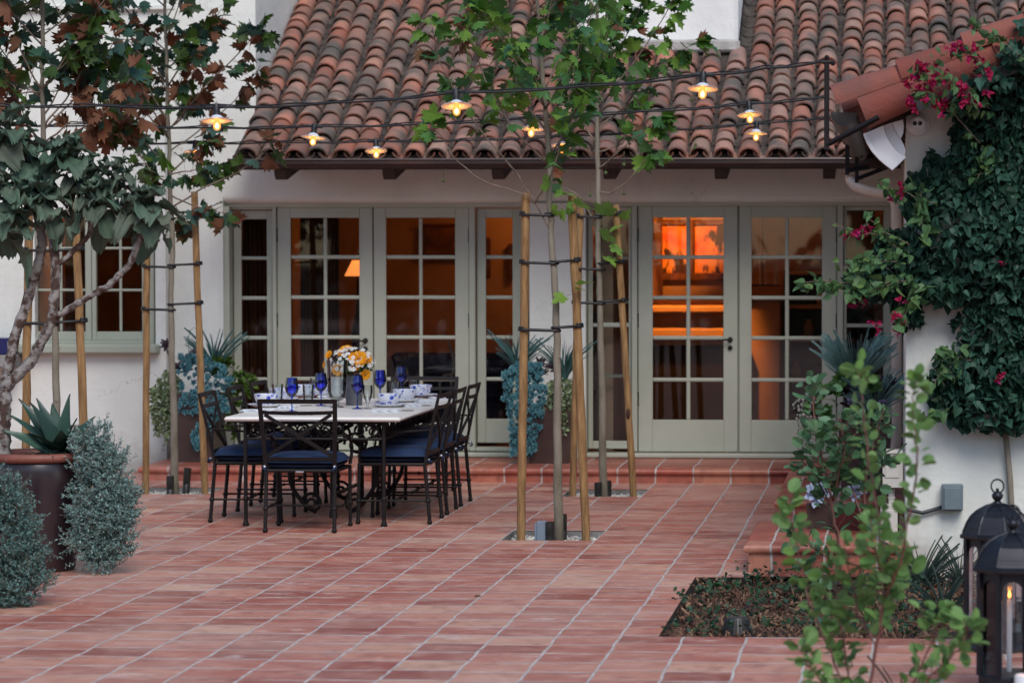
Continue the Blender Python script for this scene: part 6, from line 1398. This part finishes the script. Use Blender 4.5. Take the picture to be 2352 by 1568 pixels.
# ================================================================== BOUGAINVILLEA AND IVY ON THE WING
random.seed(77)
VL = M('vine leaf', None, rough=.5, trans=.12, island=[(.011, .035, .020), (.018, .055, .034), (.028, .08, .055), (.009, .026, .016), (.036, .095, .068), (.022, .068, .040)])
VL2 = M('young vine leaf', None, rough=.45, trans=.25, island=[(.07, .15, .06), (.10, .19, .08), (.05, .12, .05), (.12, .20, .06)])
MAG = M('magenta bract', None, rough=.6, trans=.25, island=[(.30, .008, .045), (.36, .012, .08), (.22, .006, .02), (.32, .01, .12)])
vine = thing('bougainvillea', 'dense dark green bougainvillea and ivy covering the gable wall with magenta sprays', 'climbing plant', (.9, 17.3, 0))
EL = [(2290, 330, 105, 190, .30), (2330, 180, 90, 70, .26), (2240, 300, 50, 70, .20), (2200, 520, 135, 115, .34), (2320, 560, 120, 200, .38), (2090, 620, 100, 70, .30), (2050, 560, 40, 40, .15), (2010, 640, 70, 45, .2), (2170, 660, 110, 42, .28), (2310, 760, 110, 120, .26), (2250, 860, 120, 60, .28), (2290, 930, 130, 60, .30), (2200, 900, 60, 50, .2), (2400, 500, 120, 380, .35), (2390, 850, 90, 130, .3), (2110, 450, 45, 55, .16), (2140, 400, 30, 55, .14), (2090, 700, 28, 60, .15), (2070, 660, 30, 60, .2), (2210, 390, 60, 60, .2), (2340, 120, 75, 45, .70), (2270, 175, 70, 45, .68), (2205, 225, 55, 38, .62), (2380, 60, 60, 40, .7)]
mb = MB(); ya = YG; pts = []; dirs = []; A = [e[2]*e[3] for e in EL]; SA_ = sum(A)
for e, a_ in zip(EL, A):
    for _ in range(int(9500*a_/SA_)+20):
        an = random.uniform(0, 6.28); r = random.random()**.5; r *= 1+.10*math.sin(an*5+e[0]); u = e[0]+e[2]*r*math.cos(an); v = e[1]+e[3]*r*math.sin(an)
        dep = .02+(e[4])*math.sqrt(max(0.03, 1-r*r*.85))*random.uniform(.35, 1.)**.7; pts.append(Vector(gy(u, v, ya-dep))); dirs.append(Vector((random.gauss(0, .5), -.5, -.75)))
leaves(mb, IVY, pts[::2], .070, .15, .35, dirs[::2]); leaves(mb, HEART, pts[1::2], .066, .15, .4, dirs[1::2]); mb.build('leaves', VL, vine)
st = MB(); y2 = MB(); fl2 = MB()
def spray(P, n, col, size=.06, nf=0, ff=.5):
    Q = [Vector(gy(u, v, ya-d)) for u, v, d in P]; fine = []
    for i in range(len(Q)-1):
        for k in range(5): fine.append(Q[i].lerp(Q[i+1], k/5)+rv(.006))
    fine.append(Q[-1]); st.tube(fine, .0028, 5); pp = []; dd = []
    for _ in range(n): i = random.randint(0, len(fine)-2); pp.append(fine[i]+rv(.022)); dd.append(rv(.5)+Vector((-.2, -.4, -.4)))
    leaves(col, HEART, pp, size, .3, .5, dd)
    for _ in range(nf):
        i = int((ff+(1-ff)*random.random())*(len(fine)-1)); bloom(fine[i]+rv(.03))
def bloom(p, s=.032):
    for _ in range(random.randint(2, 4)):
        c = Vector(p)+rv(.014); a0 = random.uniform(0, 6)
        for k in range(3): d = Vector((math.cos(a0+k*2.1), -.5+random.gauss(0, .3), math.sin(a0+k*2.1))); leaves(fl2, HEART, [c], s, .3, .2, [d])
spray([(2100, 640, .35), (2000, 655, .42), (1920, 645, .46), (1860, 650, .48), (1828, 645, .5)], 46, y2, .075); spray([(2060, 600, .4), (1985, 600, .45), (1935, 615, .45)], 60, y2, .06); spray([(2090, 560, .35), (2030, 535, .4), (1970, 540, .42), (1915, 512, .42)], 26, y2, .05, 1, .4)
spray([(2080, 640, .35), (2010, 665, .42), (1950, 670, .45), (1890, 660, .46)], 60, mb if False else y2, .07); spray([(2120, 660, .3), (2080, 720, .32), (2062, 760, .32)], 40, y2, .07, 2, .3); spray([(2090, 600, .3), (2040, 550, .38), (2000, 500, .38), (1965, 545, .4)], 24, y2, .06, 2, .8)
spray([(2250, 330, .3), (2190, 260, .55), (2130, 222, .66), (2092, 215, .68)], 36, y2, .06, 14, .35); spray([(2270, 250, .4), (2200, 190, .66), (2130, 170, .7), (2098, 160, .7)], 40, y2, .06, 15, .4); spray([(2260, 200, .5), (2240, 130, .68), (2190, 110, .7), (2160, 130, .7)], 30, y2, .055, 10, .3)
spray([(2350, 130, .66), (2290, 90, .7), (2250, 60, .7), (2235, 70, .7)], 26, y2, .06, 1, .9); spray([(2250, 260, .4), (2225, 210, .66), (2235, 240, .66)], 16, y2, .06, 8, .3); spray([(2290, 340, .25), (2240, 420, .3)], 26, y2, .08); spray([(2150, 470, .3), (2060, 440, .36), (2035, 430, .36)], 26, y2, .07, 3, .5)
spray([(2130, 540, .35), (2110, 480, .35), (2120, 420, .25)], 30, y2, .08); spray([(2230, 830, .25), (2180, 810, .28), (2160, 800, .28)], 18, y2, .07); spray([(2200, 860, .25), (2160, 850, .28), (2150, 880, .28)], 16, y2, .07); spray([(2180, 940, .2), (2130, 960, .25), (2110, 960, .25)], 22, y2, .07)
for u, v in ((1962, 700), (1980, 692), (2015, 742), (2072, 690), (2060, 760), (2290, 865), (2300, 610), (1950, 552), (1968, 545)): bloom(gy(u, v, ya-.36), .034)
y2.build('young_leaves', VL2, vine); st.build('stems', TWIG, vine); fl2.build('flowers', MAG, vine)
# trunks of the vine against the wall
mb = MB(); mb.tube([gy(2330, 1300, YG-.04), gy(2320, 1100, YG-.04), gy(2300, 900, YG-.06), gy(2290, 700, YG-.06), gy(2270, 500, YG-.06)], .018, 8); mb.build('trunk', BARK, vine, smooth=True)
# small fallen things
c = gz(1900-45, 1213, .173); mb = MB(); leaves(mb, HEART, [gz(1903, 1214, .174)], .03, 1, .1, [Vector((1, 0, .05))]); tag(mb.build('fallen_petal', MAG, origin=gz(1903, 1214, .174)), 'single magenta petal fallen on the lower step', 'petal')
mb = MB(); leaves(mb, SYC2, [gz(1090, 1366, .008)], .05, .5, .1, [Vector((1, 0, .2))]); tag(mb.build('fallen_leaf', BROWNL, origin=gz(1090, 1366, .008)), 'tiny curled brown leaf lying on the open patio tiles', 'leaf')
